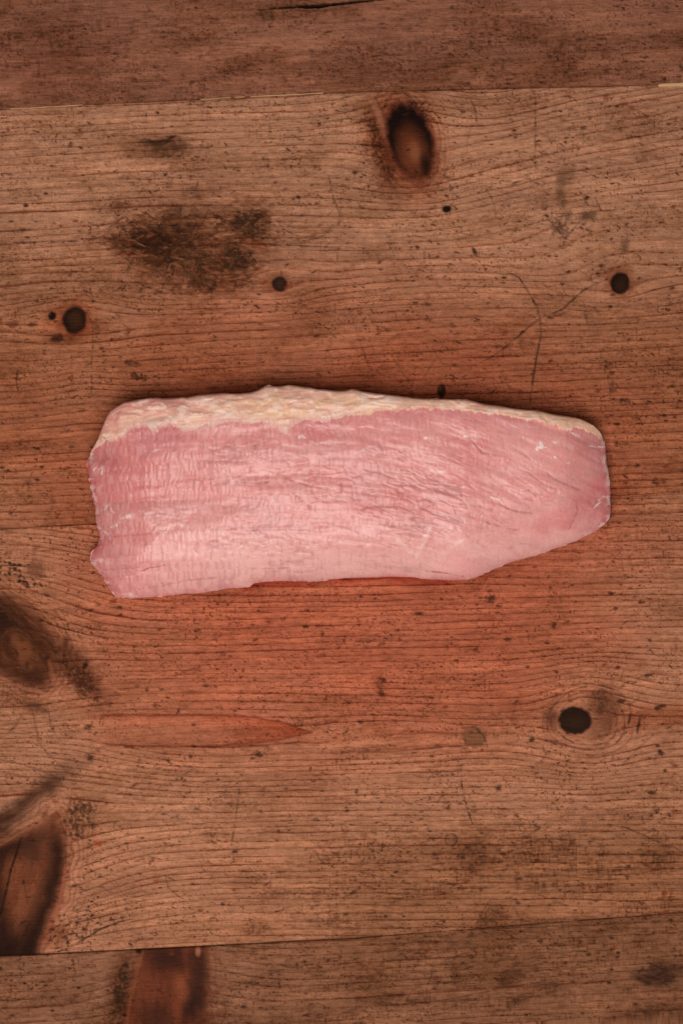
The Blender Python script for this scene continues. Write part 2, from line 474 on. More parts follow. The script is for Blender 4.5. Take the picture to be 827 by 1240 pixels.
# stains of the big scorched patch
c.blob(195, 177, 30, 16, -5, (.46, .37, .30), soft=.6, tint=True, rag=.7, scale=6, streak=3, k=.9)
c.speck(195, 178, 34, 16, -5, DKG, .6, .72, scale=4, sx=2.5)
c.speck(198, 172, 20, 7, -3, BLK, .6, .72, scale=3, sx=3)
c.blob(228, 296, 88, 50, 0, (0.50, 0.40, 0.32), soft=.8, tint=True, rag=.55, scale=16, k=.85)
for x, y, a, b, an, k, d in ((200, 283, 66, 20, -3, .85, .75), (165, 294, 36, 13, 3, .9, .80), (302, 272, 32, 24, 15, .95, .82), (225, 318, 62, 36, 10, .85, .72),
                             (286, 315, 30, 26, -20, .95, .78), (250, 345, 18, 12, 0, .85, .70), (215, 258, 46, 14, 0, .6, .66), (140, 250, 14, 9, 0, .5, .66),
                             (190, 305, 30, 18, 20, .8, .72), (315, 262, 12, 12, 0, .8, .72), (235, 233, 40, 12, 0, .4, .6)):
    c.blob(x, y, a, b, an, (.50, .37, .26), soft=.38, tint=True, rag=1.0, scale=2.6, streak=2.4, k=k * .75, seed=int(x))
    c.speck(x, y, a, b, an, lin(70, 43, 25), k * .7, d - .1, scale=3, sx=1.8, seed=int(x))
    c.speck(x, y, a * .8, b * .8, an, lin(40, 24, 15), k * .7, d - .12, scale=1.6, sx=1.3, seed=int(x) + 3)
c.blob(310, 296, 16, 6, 10, lin(120, 52, 28), soft=.8, k=.5, rag=.4, scale=4)
c.line([(-10, 293), (60, 294), (100, 291), (120, 288), (150, 291), (190, 296), (240, 297.5), (290, 294), (330, 296), (400, 299), (440, 300)], 1.6, DK, k=.75, brk=.5, h=-.0003)
c.line([(180, 272), (240, 273), (300, 270), (330, 268)], 1.4, BLK, k=.6, brk=.5)
for p in ([(244, 262), (252, 270)], [(300, 280), (312, 296)], [(320, 255), (328, 266)], [(201, 312), (204, 324)], [(249, 343), (257, 352), (256, 364)], [(118, 274), (135, 270), (150, 264)], [(150, 262), (138, 272), (120, 283), (117, 276)],
          [(236, 232), (240, 220)], [(212, 243), (218, 252)], [(398, 212), (402, 235), (412, 262), (410, 276)], [(413, 250), (409, 272)], [(348, 280), (366, 288), (390, 282), (410, 272)], [(366, 292), (385, 288), (404, 278)]):
    c.line(p, 1.5, DK, k=.6, brk=.4)
for _ in range(2): pass
rs = random.Random(4)
for i in range(110):
    x, y = rs.uniform(145, 325), rs.uniform(246, 352); a = rs.uniform(0, 3.14); l = rs.uniform(5, 17)
    c.line([(x, y), (x + l * math.cos(a), y + l * math.sin(a))], 1.3, DK, k=rs.uniform(.4, .95), seed=i)
    if i % 2:
        x2, y2 = rs.uniform(150, 320), rs.uniform(255, 340); a = rs.gauss(0, .5)
        c.line([(x2, y2), (x2 + l * math.cos(a), y2 + l * math.sin(a))], 1.3, lin(156, 102, 70), k=rs.uniform(.3, .7), seed=i)
# small round knots
c.blob(86, 388, 34, 24, 0, (0.86, 0.62, 0.48), soft=.7, tint=True, rag=.3)
c.blob(90, 387, 18, 21, 15, lin(116, 52, 28), soft=.4, k=.7, rag=.2)
c.blob(90.5, 387, 14.5, 16.5, 15, lin(26, 15, 9), soft=.15, rag=.08, h=-.0006)
c.blob(92, 387, 9, 10, 0, lin(66, 36, 17), soft=.8, k=.85, rag=.4)
c.blob(63, 382.5, 5.2, 5.6, 20, lin(28, 15, 9), soft=.3, rag=.2, h=-.0003)
c.blob(69, 410, 8, 5, -15, DK, soft=.6, k=.9, rag=.35, scale=3)
c.line([(64, 409), (80, 412), (96, 410)], 2, DK, k=.6)
c.line([(72, 366), (80, 364), (100, 360)], 2, lin(80, 36, 20), k=.6)
c.speck(118, 397, 5, 16, -8, DKG, .6, .62, scale=2)
c.line([(113, 388), (113, 418), (111, 440), (111, 480)], .9, DK, k=.6)
c.blob(40, 393, 5, 3, 0, DK, soft=.6, k=.7, rag=.4); c.blob(16, 393, 6, 3, 0, DK, soft=.6, k=.6, rag=.4); c.blob(15, 392, 10, 3, 0, RED, soft=.6, k=.4, rag=.4)
knotmask(c, 2, 90.5, 387, 15, 17, 15)
c.blob(335, 343, 15, 13, 0, lin(128, 68, 44), soft=.5, k=.6, rag=.15)
c.blob(338.5, 344, 9.2, 9.2, 0, lin(42, 22, 13), soft=.2, rag=.1, h=-.0003)
c.blob(339, 344, 5, 5, 0, lin(64, 38, 24), soft=.8, k=.8)
knotmask(c, 3, 338.5, 344, 9.5, 9.5, 0)
c.blob(750, 341, 17, 18, 0, lin(118, 52, 28), soft=.5, k=.75, rag=.2)
c.blob(750.5, 342.5, 11.5, 13.2, 10, lin(25, 14, 9), soft=.15, rag=.1, h=-.0006)
c.blob(752, 344, 7, 8, 0, lin(54, 30, 16), soft=.8, k=.8, rag=.4)
knotmask(c, 4, 750.5, 342.5, 12, 13.6, 10)
c.blob(540.5, 253, 6, 4.6, 0, lin(28, 15, 9), soft=.3, rag=.15, h=-.0003)
# grey smear and bruised patch
for x, y, a, b, an in ((685, 212, 11, 14, 10), (678, 226, 6, 14, 5), (680, 242, 5, 12, -12), (687, 258, 6, 6, 0)):
    c.blob(x, y, a, b, an, lin(100, 66, 44), soft=.5, k=.55, rag=.3, scale=5)
c.speck(685, 275, 24, 22, 0, DK, .6, .56, scale=3)
c.blob(712, 261, 10, 5, -12, DK, soft=.6, k=.75, rag=.4, scale=4)
for p in ([(655, 262), (668, 258), (690, 258), (706, 259)], [(660, 260), (672, 275), (685, 290)], [(682, 291), (695, 276), (700, 270)], [(675, 172), (683, 177)], [(698, 174), (702, 181)], [(653, 184), (662, 188)],
          [(650, 215), (660, 222), (655, 226)], [(720, 240), (728, 255)], [(708, 243), (713, 250)], [(774, 186), (785, 196)], [(770, 190), (771, 194)], [(762, 275), (767, 281)], [(568, 118), (576, 135), (577, 150)], [(620, 222), (633, 218)], [(648, 110), (648, 210)],
          [(552, 128), (560, 137)], [(572, 300), (580, 310)], [(513, 305), (514, 318)], [(519, 305), (522, 320)], [(410, 300), (408, 316)], [(21, 450), (21, 470)], [(22, 450), (21, 460)]):
    c.line(p, 1.5, DK, k=.7, brk=.4)
c.blob(756, 297, 5, 9, 10, DKG, soft=.6, k=.6, rag=.4, scale=4)
c.blob(574, 304, 2.4, 6, -25, BLK, soft=.5, k=.8, rag=.3, scale=3)
c.line([(608, 333), (617, 331), (628, 336), (635, 346), (642, 358), (650, 372), (654, 388), (655, 404), (652, 420), (648, 440), (645, 458), (643, 475), (641, 494)], 2.6, DKG, k=.9, brk=.5, h=-.0003)
c.line([(735, 338), (718, 345), (704, 353), (690, 366), (681, 374), (670, 379), (660, 382)], 2.2, DK, k=.9, brk=.4)
c.line([(660, 382), (646, 390), (630, 405), (612, 420), (595, 432), (580, 440)], 1.7, DK, k=.75, brk=.4)
c.line([(655, 386), (638, 398), (622, 412)], .8, DK, k=.5); c.line([(766, 310), (775, 304), (780, 302)], 1, DK, k=.5)
c.line([(425, 380), (434, 408), (445, 440), (455, 465)], 1.6, DK, k=.4, brk=.5)
c.blob(534.5, 473, 5, 9.5, 0, lin(34, 22, 12), soft=.25, k=.95, rag=.25, scale=3, h=-.0004)
c.blob(533, 470, 2, 3, 0, lin(96, 48, 28), soft=.6, k=.7)
for x, y, a, b, an, k in ((160, 440, 16, 5, 10, .75), (172, 456, 18, 6, 8, .85), (146, 434, 3, 4, 0, .7), (736, 450, 9, 18, -25, .8), (758, 487, 16, 6, 5, .85), (742, 470, 10, 10, 0, .6), (806, 375, 7, 3, 5, .8), (728, 322, 5, 3, 0, .7),
                          (442, 325, 5, 3, 0, .8), (612, 248, 7, 5, 0, .5), (745, 533, 5, 8, 0, .8), (803, 503, 5, 3, 0, .9), (806, 509, 4, 2, 0, .9), (797, 585, 12, 8, 20, .7), (810, 605, 6, 8, 0, .8), (722, 560, 14, 10, 0, .7), (788, 140, 14, 5, 0, .4)):
    c.speck(x, y, a, b, an, DK, k, .70, scale=2.6, seed=int(y))
for x, y, a, b in ((735, 118, 10, 5), (760, 128, 14, 6), (775, 140, 12, 5), (690, 112, 8, 4), (733, 265, 5, 3)):
    c.speck(x, y, a, b, 0, RED, .7, .62, scale=3)
flecks(c, 1300, 72, -10, 838, 110, 640, 7, .8)
scratches(c, 70, 73, 0, 827, 130, 600)
planks.append((c, 'plank', 'wide plank with a black oval knot and a scorched patch'))

# ---- third plank, with big branch knots at its left
c = Canvas(lambda x: seamB(x) + 0.06, lambda x: seamC(x) - 0.35, -20, 1260)
X, Y = c.X, c.Y
tone(c, (175, 119, 89), 300, 0.10)
patina(c, 340, .55)
G = Y + 0.012 * X
G = push(G, X, Y, 10, 785, 105, 105, 0.93)
G = push(G, X, Y, 15, 990, 125, 120, 0.95)
G = push(G, X, Y, 712, 873, 62, 52, 0.88)
G = push(G, X, Y, 250, 885, 170, 42, 0.75)
G = push(G, X, Y, 470, 890, 110, 30, 0.6)
fl = smooth_closed([(96, 868), (140, 866), (200, 866), (260, 866), (310, 869), (345, 876), (362, 882), (378, 886.5), (362, 890), (330, 897), (280, 902), (220, 904), (150, 903), (118, 899), (100, 890)], 120)
rings(c, G, 8.0, 310, np.where(inside(X, Y, fl), .12, 1.08), 0.45)
low = ss(985, 1060, Y + 0.03 * X)
fibre(c, 320, 0.8, low * ss(200, 480, X) + 0.25)
fibre(c, 330, 0.7, ss(720, 660, Y))
c.tint(np.s_[:, :], low * ss(150, 520, X), (0.72, 0.68, 0.60))
c.tint(np.s_[:, :], ss(970, 860, Y) * ss(50, 150, X) * ss(860, 600, X) * (0.75 + 0.5 * fbm(X / 80, Y / 40, 15, 2)), (1.0, 0.86, 0.82))
redden(c, 0.9)
# flame of heartwood
fl = smooth_closed([(96, 868), (140, 866), (200, 866), (260, 866), (310, 869), (345, 876), (362, 882), (378, 886.5), (362, 890), (330, 897), (280, 902), (220, 904), (150, 903), (118, 899), (100, 890)], 120)
w = c.win(60, 420, 830, 940)
Xw, Yw = X[w], Y[w]
yw = Yw + (vn(Xw / 14, Yw / 9, 71) - .5) * 1.5
D, A = seg_dist(Xw, yw, fl, True)
ins = inside(Xw, yw, fl)
fade = ss(95, 135, Xw)
c.tint(w, np.where(ins, 1, 0) * fade * ss(0, 2.0, D) * (0.2 + .8 * ss(240, 365, Xw)), (0.88, 0.58, 0.48))
c.tint(w, np.where(ins, np.exp(-D / 7), 0) * fade * .5, (0.75, 0.5, 0.40))
c.tint(w, np.exp(-(D / 1.4) ** 2) * fade * .85, (0.46, 0.26, 0.20), -.0001)
for k in range(9):
    y0 = 872 + k * 3.2; xa = 120 + rs.uniform(0, 80)
    c.line([(xa, y0 + 8), (xa + 60, y0 + 4), (xa + 120 + rs.uniform(0, 40), y0)], .7, lin(110, 50, 32), k=.35, brk=.6, seed=k)
# pale heart at the middle right of the flame
fl2 = smooth_closed([(380, 876), (430, 866), (480, 866), (530, 872), (562, 880)], 40)
c.line(fl2, 1.4, lin(120, 52, 34), k=.6, brk=.5, h=0)
c.line([(562, 880), (520, 893), (470, 902), (400, 912)], 1.2, lin(120, 56, 36), k=.5, brk=.5, h=0)
# first branch knot
kp1 = smooth_closed([(-40, 700), (0, 716), (25, 727), (51, 752), (66, 775), (70, 800), (64, 822), (52, 836), (30, 833), (0, 818), (-40, 800)], 120)
w = c.win(-120, 220, 660, 960); Xw, Yw = X[w], Y[w]
wx = Xw + (fbm(Xw / 12, Yw / 12, 81, 3) - .5) * 7; wy = Yw + (fbm(Xw / 12, Yw / 12, 82, 3) - .5) * 7
D, A = seg_dist(wx, wy, kp1, True); ins = inside(wx, wy, kp1)
sd = np.where(ins, D, -D)
arms = fbm((wx + wy) / 26, (wx - wy) / 5, 84, 3)
c.tint(w, ss(-30, 0, sd) * .5, (.72, .54, .44))
swirl(c, w, sd, 6.5, 501, 40, .65)
c.mix(w, ss(-13, 13, sd) * (.78 + .2 * ss(.3, .7, arms)), lin(86, 44, 24))
c.tint(w, ss(-10, 18, sd) * .75, (.62, .54, .48))
c.mix(w, ss(2, 30, sd + (arms - .5) * 20) * ss(800, 735, Yw + .25 * (Xw - 20)) * .95, lin(42, 22, 12))
c.mix(w, ss(0, 22, sd) * ss(792, 830, Yw) * .8, lin(52, 27, 15))
for k, (a, b) in enumerate(((12, 9), (19, 26), (27, 40), (34, 52))):
    th = np.linspace(0, 2 * math.pi, 40)
    ca, sa = math.cos(.95), math.sin(.95)
    pts = [(24 + b * math.cos(t) * ca - a * math.sin(t) * sa, 786 + b * math.cos(t) * sa + a * math.sin(t) * ca) for t in th]
    c.line(pts, 1.6, lin(140, 84, 56) if k % 2 else lin(62, 36, 22), k=.16, brk=.9, h=0, taper=False, seed=k)
c.blob(28, 788, 20, 9, 55, lin(128, 72, 42), soft=.8, k=.6, rag=.6, scale=9)
c.line([(15, 784), (20, 788), (22, 795)], 2.4, lin(46, 28, 20), k=.8); c.blob(33, 806, 2, 5, 0, DK, soft=.6, k=.6)
c.line([(-5, 816), (12, 826), (30, 834), (48, 837), (60, 842), (72, 858), (88, 868), (104, 872)], 4.0, lin(170, 106, 76), k=.45, brk=.1, h=.0002)
c.line([(60, 800), (64, 816), (71, 832), (84, 850), (100, 862), (120, 868)], 9, lin(158, 90, 62), k=.35, brk=.1, h=.0002)
knotmask(c, 1, 0, 0, 1, 1, 0, poly=kp1)
c.blob(94, 812, 50, 19, 52, (0.36, 0.27, 0.21), soft=.6, tint=True, rag=.35, scale=8, k=.95)
c.speck(98, 822, 40, 16, 55, DK, .8, .72, scale=2.2)
c.blob(104, 806, 5, 3, -50, BLK, soft=.4, k=.9, rag=.4, scale=3)
c.blob(80, 780, 5, 9, 25, DK, soft=.7, k=.5)
for k in range(15):                                             # rays under the knot
    x0 = -8 + k * 7; y0 = 838 + 0.15 * max(0, x0 - 20) + rs.uniform(-3, 3)
    c.line([(x0, y0 - 8), (x0 - 3, y0 + 4), (x0 - 12, y0 + 15 + rs.uniform(0, 8))], 3.2, lin(82, 46, 28), k=.28 if k < 7 else .12, brk=.6, h=0)
c.blob(20, 850, 36, 9, 10, (0.66, .56, .48), soft=.8, tint=True, rag=.4, scale=7, k=.8)
c.blob(42, 856, 12, 6, 20, DK, soft=.8, k=.6, rag=.4)
for p in ([(40, 858), (44, 880), (48, 900), (60, 915), (78, 930)], [(58, 850), (62, 880), (72, 895), (80, 903)], [(30, 862), (20, 878), (8, 890)], [(0, 920), (30, 926), (58, 936), (74, 944)], [(0, 935), (30, 940), (60, 950)], [(78, 932), (92, 941), (115, 940)]):
    c.line(p, 2.4, lin(98, 56, 36), k=.5, brk=.3, h=0)
# bitten cells and smudge over it
for i in range(46):
    x, y = rs.uniform(0, 30), rs.uniform(0, 30)
    px, py = round(x / 6) * 6 + rs.uniform(-1, 1), 674 + round(y / 6.5) * 6.5 + rs.uniform(-1, 1) + x * .15
    c.blob(px, py, rs.uniform(1, 3), rs.uniform(.8, 2), rs.uniform(-40, 40), DKG, soft=.5, k=.85, rag=.5, scale=2, h=-.0002, seed=i)
for i in range(18):
    c.blob(rs.uniform(28, 62), 697 + rs.uniform(0, 14), rs.uniform(1.2, 4), rs.uniform(.8, 1.8), rs.uniform(0, 60), DK, soft=.5, k=.75, rag=.5, scale=2, seed=i)
c.blob(43, 689, 11, 10, 30, lin(112, 66, 44), soft=.35, k=.75, rag=.3, scale=5)
# second branch knot
c.blob(40, 968, 60, 13, -38, lin(64, 34, 20), soft=.75, k=.88, rag=.3, scale=9)
c.blob(5, 1000, 30, 18, -25, lin(62, 34, 20), soft=.8, k=.8, rag=.3, scale=9)
kp2 = smooth_closed([(-50, 1040), (-5, 1026), (26, 1010), (52, 994), (67, 984), (76, 1004), (78, 1043), (72, 1082), (62, 1108), (46, 1152), (46, 1180), (-50, 1180)], 120)
w = c.win(-120, 220, 940, 1175); Xw, Yw = X[w], Y[w]
wx = Xw + (fbm(Xw / 14, Yw / 14, 85, 3) - .5) * 6; wy = Yw + (fbm(Xw / 14, Yw / 14, 86, 3) - .5) * 6
D, A = seg_dist(wx, wy, kp2, True); ins = inside(wx, wy, kp2); sd = np.where(ins, D, -D)
gr = fbm((wx * .9 + wy * .35) / 4, (wy - wx * .4) / 30, 87, 3)
c.tint(w, ss(-26, 0, sd) * .55, (.72, .52, .42))
c.mix(w, ss(-32, -14, sd) * ss(0, -12, sd) * ss(0, 40, Xw) * (.3 + .5 * gr) * .7, lin(186, 124, 94))
swirl(c, w, sd, 7, 511, 46, .6)
c.mix(w, ss(-12, 12, sd) * .90, lin(118, 63, 39))
rt = ss(-10, 10, sd) * ss(34, 8, sd + (gr - .5) * 12) * ss(985, 1030, Yw)
c.mix(w, rt * .95, lin(44, 22, 13))
c.mix(w, ss(0, 8, sd) * ss(16, -4, Xw + (gr - .5) * 14 - .12 * (Yw - 1060)) * .85, lin(44, 22, 13))
c.mix(w, ss(0, 10, sd) * ss(1095, 1150, Yw + (gr - .5) * 22) * .9, lin(36, 18, 11))
c.tint(w, ss(0, 10, sd) * ss(.42, .7, gr) * .55, (.55, .45, .4))
c.blob(40, 1032, 12, 14, 0, lin(66, 36, 24), soft=.8, k=.7, rag=.4, scale=6)
c.line([(66, 982), (46, 996), (24, 1009), (0, 1024)], 3, lin(150, 88, 60), k=.5, brk=.1, h=.0002)
c.line([(79, 960), (66, 976), (60, 985)], 12, lin(184, 122, 92), k=.6, brk=.1, h=.0002)
c.line([(26, 1012), (22, 1028), (14, 1052), (8, 1078), (2, 1104), (-6, 1125)], 1.7, BLK, k=.95, brk=0, h=-.0006)
c.line([(29, 1066), (31, 1078), (34, 1096)], 1.2, DK, k=.6); c.blob(29, 1068, 2, 3, 0, DK, soft=.5, k=.8)
c.line([(80, 1045), (75, 1085), (64, 1112), (50, 1150)], 5, lin(160, 84, 60), k=.6, brk=.1, h=.0002)
knotmask(c, 2, 0, 0, 1, 1, 0, poly=kp2)
c.speck(98, 990, 26, 34, 15, DKG, .8, .66, scale=2.6)
c.blob(98, 992, 28, 36, 10, (.74, .66, .58), soft=.8, tint=True, rag=.35, k=.8)
for i in range(14):
    x, y = 85 + rs.uniform(0, 32), 965 + rs.uniform(0, 42)
    c.line([(x, y), (x + rs.uniform(-3, 6), y + rs.uniform(4, 12))], 1.5, DK, k=.6, seed=i)
c.blob(119, 1021, 5, 3.4, 0, lin(150, 66, 34), soft=.6, k=.8, rag=.3, scale=3)
for i in range(70):
    a, b = rs.uniform(-1, 1), rs.uniform(-1, 1)
    x, y = 92 + a * 34, 1118 + b * 20 - a * 16
    c.blob(x, y, rs.uniform(.8, 2.6), rs.uniform(.7, 1.6), -30, DK, soft=.5, k=.8, rag=.5, scale=2, seed=i, h=-.0002)
c.blob(70, 1132, 18, 12, -30, (.6, .5, .42), soft=.8, tint=True, rag=.4)
c.line([(70, 1153), (84, 1148), (96, 1141), (108, 1134), (120, 1126), (132, 1121), (146, 1116), (160, 1113)], 2.0, BLK, k=.85, brk=.15, h=-.0005)
# round black knot with rings
for a, b, cx, k in ((34, 26, 705, .5), (40, 32, 707, .7), (47, 38, 709, .75), (55, 44, 712, .45)):
    th = np.linspace(0, 2 * math.pi, 60)
    c.line([(cx + a * math.cos(t), 873 + b * math.sin(t) + 4 * math.sin(t * 2 + 1)) for t in th], 2.0, lin(98, 50, 32), k=k, brk=.65, h=-.0001, taper=False, seed=int(a))
c.blob(728, 862, 20, 33, 12, lin(98, 54, 34), soft=.45, k=.72, rag=.3, scale=7)
c.speck(727, 850, 17, 20, 0, DK, .5, .66, scale=2.4)
c.blob(694, 874, 27, 24, 0, lin(176, 112, 82), soft=.35, k=.55, rag=.15)
c.blob(669, 871, 9, 13, -10, lin(84, 42, 26), soft=.6, k=.7, rag=.4, scale=4)
c.blob(696, 872.5, 20.5, 17, 8, lin(36, 18, 10), soft=.12, rag=.09, scale=4, h=-.0005)
c.blob(697, 875, 14, 9, 0, lin(52, 30, 17), soft=.8, k=.8)
c.line([(676, 887), (684, 894), (694, 899)], 2.2, BLK, k=.8); c.line([(718, 829), (731, 831), (743, 835)], 1.8, DK, k=.8); c.line([(656, 862), (665, 858), (672, 855)], 1.6, DK, k=.7)
c.line([(716, 870), (724, 871)], 1.5, DK, k=.7)
knotmask(c, 3, 696, 872.5, 21, 17.5, 8)
c.blob(800, 868, 60, 13, -6, (.82, .62, .52), soft=.8, tint=True, rag=.35)
for x, y, a, b, an in ((773, 878, 2, 10, 12), (762, 870, 1.6, 8, 10), (797, 857, 5, 3, -30), (804, 855, 3, 2, 0), (800, 912, 4, 3, 0), (796, 903, 3, 2, 0), (644, 896, 3.5, 3, -20), (788, 960, 6, 2.2, 8), (805, 933, 3, 2, 0), (748, 808, 3, 2, 0), (784, 818, 6, 2, -10), (752, 849, 5, 2.4, 0)):
    c.blob(x, y, a, b, an, DK, soft=.4, k=.85, rag=.4, scale=3, h=-.0003)
c.line([(751, 929), (768, 910), (790, 890)], 1, DK, k=.45)
# assorted marks
c.blob(573, 892, 15, 13, 35, lin(100, 64, 38), soft=.3, k=.7, rag=.35, scale=5)
c.line([(560, 882), (575, 880), (586, 892), (590, 905)], 1.6, DKG, k=.8); c.speck(545, 895, 14, 9, -20, DKG, .5, .58, scale=2.4)
c.line([(558, 945), (561, 962), (565, 978), (572, 998)], 2.0, DK, k=.9, brk=.5, h=-.0003)
c.line([(557, 890), (558, 920), (559, 945)], .8, DK, k=.4)
th = np.linspace(0, 2 * math.pi, 24)
c.line([(546 + 7 * math.cos(t), 1017 + 7 * math.sin(t)) for t in th], 1.6, DK, k=.7, brk=.2, taper=False)
c.blob(546, 1017, 6, 6, 0, lin(112, 72, 50), soft=.4, k=.5)
for x, y, a, b, k in ((572, 1040, 26, 22, .55), (592, 1112, 24, 14, .65), (575, 1020, 20, 10, .4), (800, 1040, 24, 14, .55), (460, 832, 6, 12, .6), (330, 1085, 18, 9, .5), (312, 1125, 25, 12, .55), (640, 1120, 60, 10, .35)):
    c.blob(x, y, a, b, -5, (.62, .5, .42), soft=.9, tint=True, k=k, rag=.5, scale=8)
    c.speck(x, y, a, b, -5, DKG, k, .60, scale=2.6, seed=int(x))
for p in ([(583, 1062), (605, 1061), (628, 1059)], [(735, 998), (760, 1003), (798, 1020)], [(622, 1098), (628, 1110)], [(812, 1024), (830, 1034)], [(200, 1060), (204, 1075), (216, 1085), (228, 1092)], [(203, 1062), (212, 1066)], [(376, 1040), (380, 1030), (388, 1042)], [(290, 955), (286, 990), (280, 1025)], [(240, 895), (250, 912)], [(160, 1045), (175, 1040)],
          [(640, 1130), (700, 1118)], [(420, 940), (424, 945)], [(800, 980), (770, 985)]):
    c.line(p, 1.4, DK, k=.65, brk=.35)
for x, y, a, b, an in ((313, 914, 5, 7, 10), (306, 918, 5, 2, 0), (178, 835, 3, 3.5, 0), (216, 861, 3, 6, 15), (291, 875, 1.6, 3, -20), (231, 916, 3, 3, 0), (372, 739, 5, 2, -10), (313, 740, 2, 3, 0), (240, 763, 5, 2, -15), (390, 768, 3, 4, 30), (276, 732, 2, 1.6, 0), (671, 757, 3.5, 6, 5), (507, 743, 12, 3, 5),
                      (463, 823, 7, 4, 20), (462, 840, 6, 4, 10), (437, 722, 3, 2, 0), (557, 722, 3, 2, 0), (594, 725, 7, 7, 0), (614, 774, 6, 3, 0), (390, 958, 3, 1.6, 0), (376, 930, 2, 4, 0), (250, 831, 7, 1.6, 0), (108, 880, 5, 5, 0), (110, 918, 5, 5, 0), (158, 1143, 3, 2.6, 0), (603, 955, 5, 5, 0), (788, 988, 4, 3, 0), (778, 1035, 5, 2, -15), (643, 1052, 2.4, 2, 0), (431, 959, 2, 4, -20)):
    c.blob(x, y, a * .7, b * .65, an, DK, soft=.6, k=.85, rag=.8, scale=1.8, h=-.0003, seed=int(x))
for x, y in ((108, 880), (110, 918)): c.speck(x, y, 10, 9, 0, DKG, .6, .6)
flecks(c, 1150, 74, -10, 838, 600, 1150, 7, .75)
flecks(c, 160, 75, 420, 838, 960, 1130, 6, .7)
scratches(c, 70, 76, 0, 827, 660, 1130)
# darker red strip on the wood along the joint's lower edge
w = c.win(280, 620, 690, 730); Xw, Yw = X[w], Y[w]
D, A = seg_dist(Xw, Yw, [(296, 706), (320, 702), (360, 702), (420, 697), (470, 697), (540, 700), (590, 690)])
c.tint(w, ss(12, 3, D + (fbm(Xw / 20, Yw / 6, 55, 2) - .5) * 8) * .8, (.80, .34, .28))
planks.append((c, 'plank', 'wide reddish plank with two branch knots at one end and a round black knot'))

# ---- lowest plank
c = Canvas(lambda x: seamC(x) + 0.35, botE, -2000, 1254)
X, Y = c.X, c.Y
tone(c, (143, 96, 71), 400, 0.12)
patina(c, 430, 1.0)
G = Y + 0.05 * X
G = push(G, X, Y, 203, 1240, 90, 80, .8)
rings(c, G, 8.2, 410, .8, 0.7)
fibre(c, 420, 0.75, ss(150, 420, X) * .7 + .3)
c.tint(np.s_[:, :], ss(230, 420, X), (.88, .84, .76))
kp3 = smooth_closed([(176, 1147), (170, 1154), (162, 1190), (155, 1222), (152, 1260), (165, 1300), (205, 1320), (240, 1300), (252, 1255), (252, 1214), (250, 1158), (247, 1140)], 120)
w = c.win(90, 330, 1130, 1340); Xw, Yw = X[w], Y[w]
wx = Xw + (fbm(Xw / 14, Yw / 14, 91, 3) - .5) * 7; wy = Yw + (fbm(Xw / 14, Yw / 14, 92, 3) - .5) * 4
D, A = seg_dist(wx, wy, kp3, True); ins = inside(wx, wy, kp3); sd = np.where(ins, D, -D)
gr = fbm(Xw / 5, Yw / 26, 93, 3)
c.tint(w, ss(-34, -2, sd) * .55, (.62, .50, .42))
swirl(c, w, sd, 7, 521, 26, .4)
c.mix(w, ss(-11, 8, sd) * .95, lin(104, 50, 30))
c.tint(w, ss(0, 12, sd) * ss(.35, .7, gr) * .5, (.6, .5, .45))
c.blob(202, 1160, 24, 16, 0, lin(46, 24, 17), soft=.8, k=.85, rag=.35, scale=8)
c.blob(234, 1212, 15, 26, 10, lin(44, 24, 17), soft=.7, k=.9, rag=.35, scale=7)
c.blob(242, 1170, 10, 28, 0, lin(52, 28, 19), soft=.8, k=.8, rag=.3)
c.blob(190, 1232, 22, 18, 0, lin(52, 28, 18), soft=.8, k=.7, rag=.4)
c.blob(220, 1196, 7, 15, -15, lin(140, 74, 44), soft=.8, k=.6, rag=.3); c.blob(215, 1222, 5, 16, 0, lin(128, 64, 38), soft=.8, k=.5)
c.line([(174, 1150), (164, 1185), (156, 1220), (153, 1250)], 4.5, lin(136, 74, 48), k=.45, brk=.1, h=.0002)
c.speck(147, 1198, 13, 44, 4, DKG, .85, .72, scale=2.6)
c.blob(146, 1195, 14, 48, 4, (.62, .54, .46), soft=.8, tint=True, rag=.3)
c.blob(240, 1152, 3, 6, 0, lin(160, 98, 72), soft=.5, k=.8); c.blob(168, 1152, 4, 3, 0, BLK, soft=.5, k=.9)
c.blob(151, 1229, 3.4, 2.4, 0, BLK, soft=.4, k=.9)
knotmask(c, 1, 0, 0, 1, 1, 0, poly=kp3)
c.blob(797, 1181, 27, 14, -3, lin(56, 32, 21), soft=.75, k=.82, rag=.5, scale=7, streak=2)
c.speck(797, 1180, 32, 18, 0, DK, .7, .68, scale=2.4, sx=2)
for x, y, a, b, k in ((620, 1180, 22, 8, .5), (665, 1196, 22, 9, .5), (550, 1178, 6, 16, .5), (790, 1222, 40, 14, .5), (625, 1212, 10, 5, .6), (610, 1190, 12, 9, .4), (90, 1210, 14, 5, .4), (250, 1250, 50, 20, .4)):
    c.blob(x, y, a, b, -5, (.66, .52, .44), soft=.9, tint=True, k=k, rag=.5, scale=7)
    c.speck(x, y, a, b, -5, DKG, k, .60, scale=2.6, seed=int(x))
for p in ([(524, 1172), (522, 1182), (518, 1192)], [(772, 1152), (768, 1168)], [(540, 1162), (575, 1150)], [(88, 1160), (92, 1180), (88, 1186)], [(500, 1217), (560, 1207), (610, 1196), (660, 1188)], [(315, 1160), (340, 1168), (350, 1172)], [(820, 1150), (826, 1160)]):
    c.line(p, 1.4, DK, k=.6, brk=.35)
for x, y in ((740, 1174), (737, 1190), (812, 1106 + 8), (748, 1154), (630, 1128), (30, 1190), (96, 1196), (64, 1224)):
    c.blob(x, y, 2.6, 1.8, 0, BLK, soft=.4, k=.85, rag=.3)
flecks(c, 340, 77, -10, 838, 1110, 1250, 6, .7)
planks.append((c, 'plank', 'brown plank with a dark red knot cut off by the seam, lowest in the picture'))

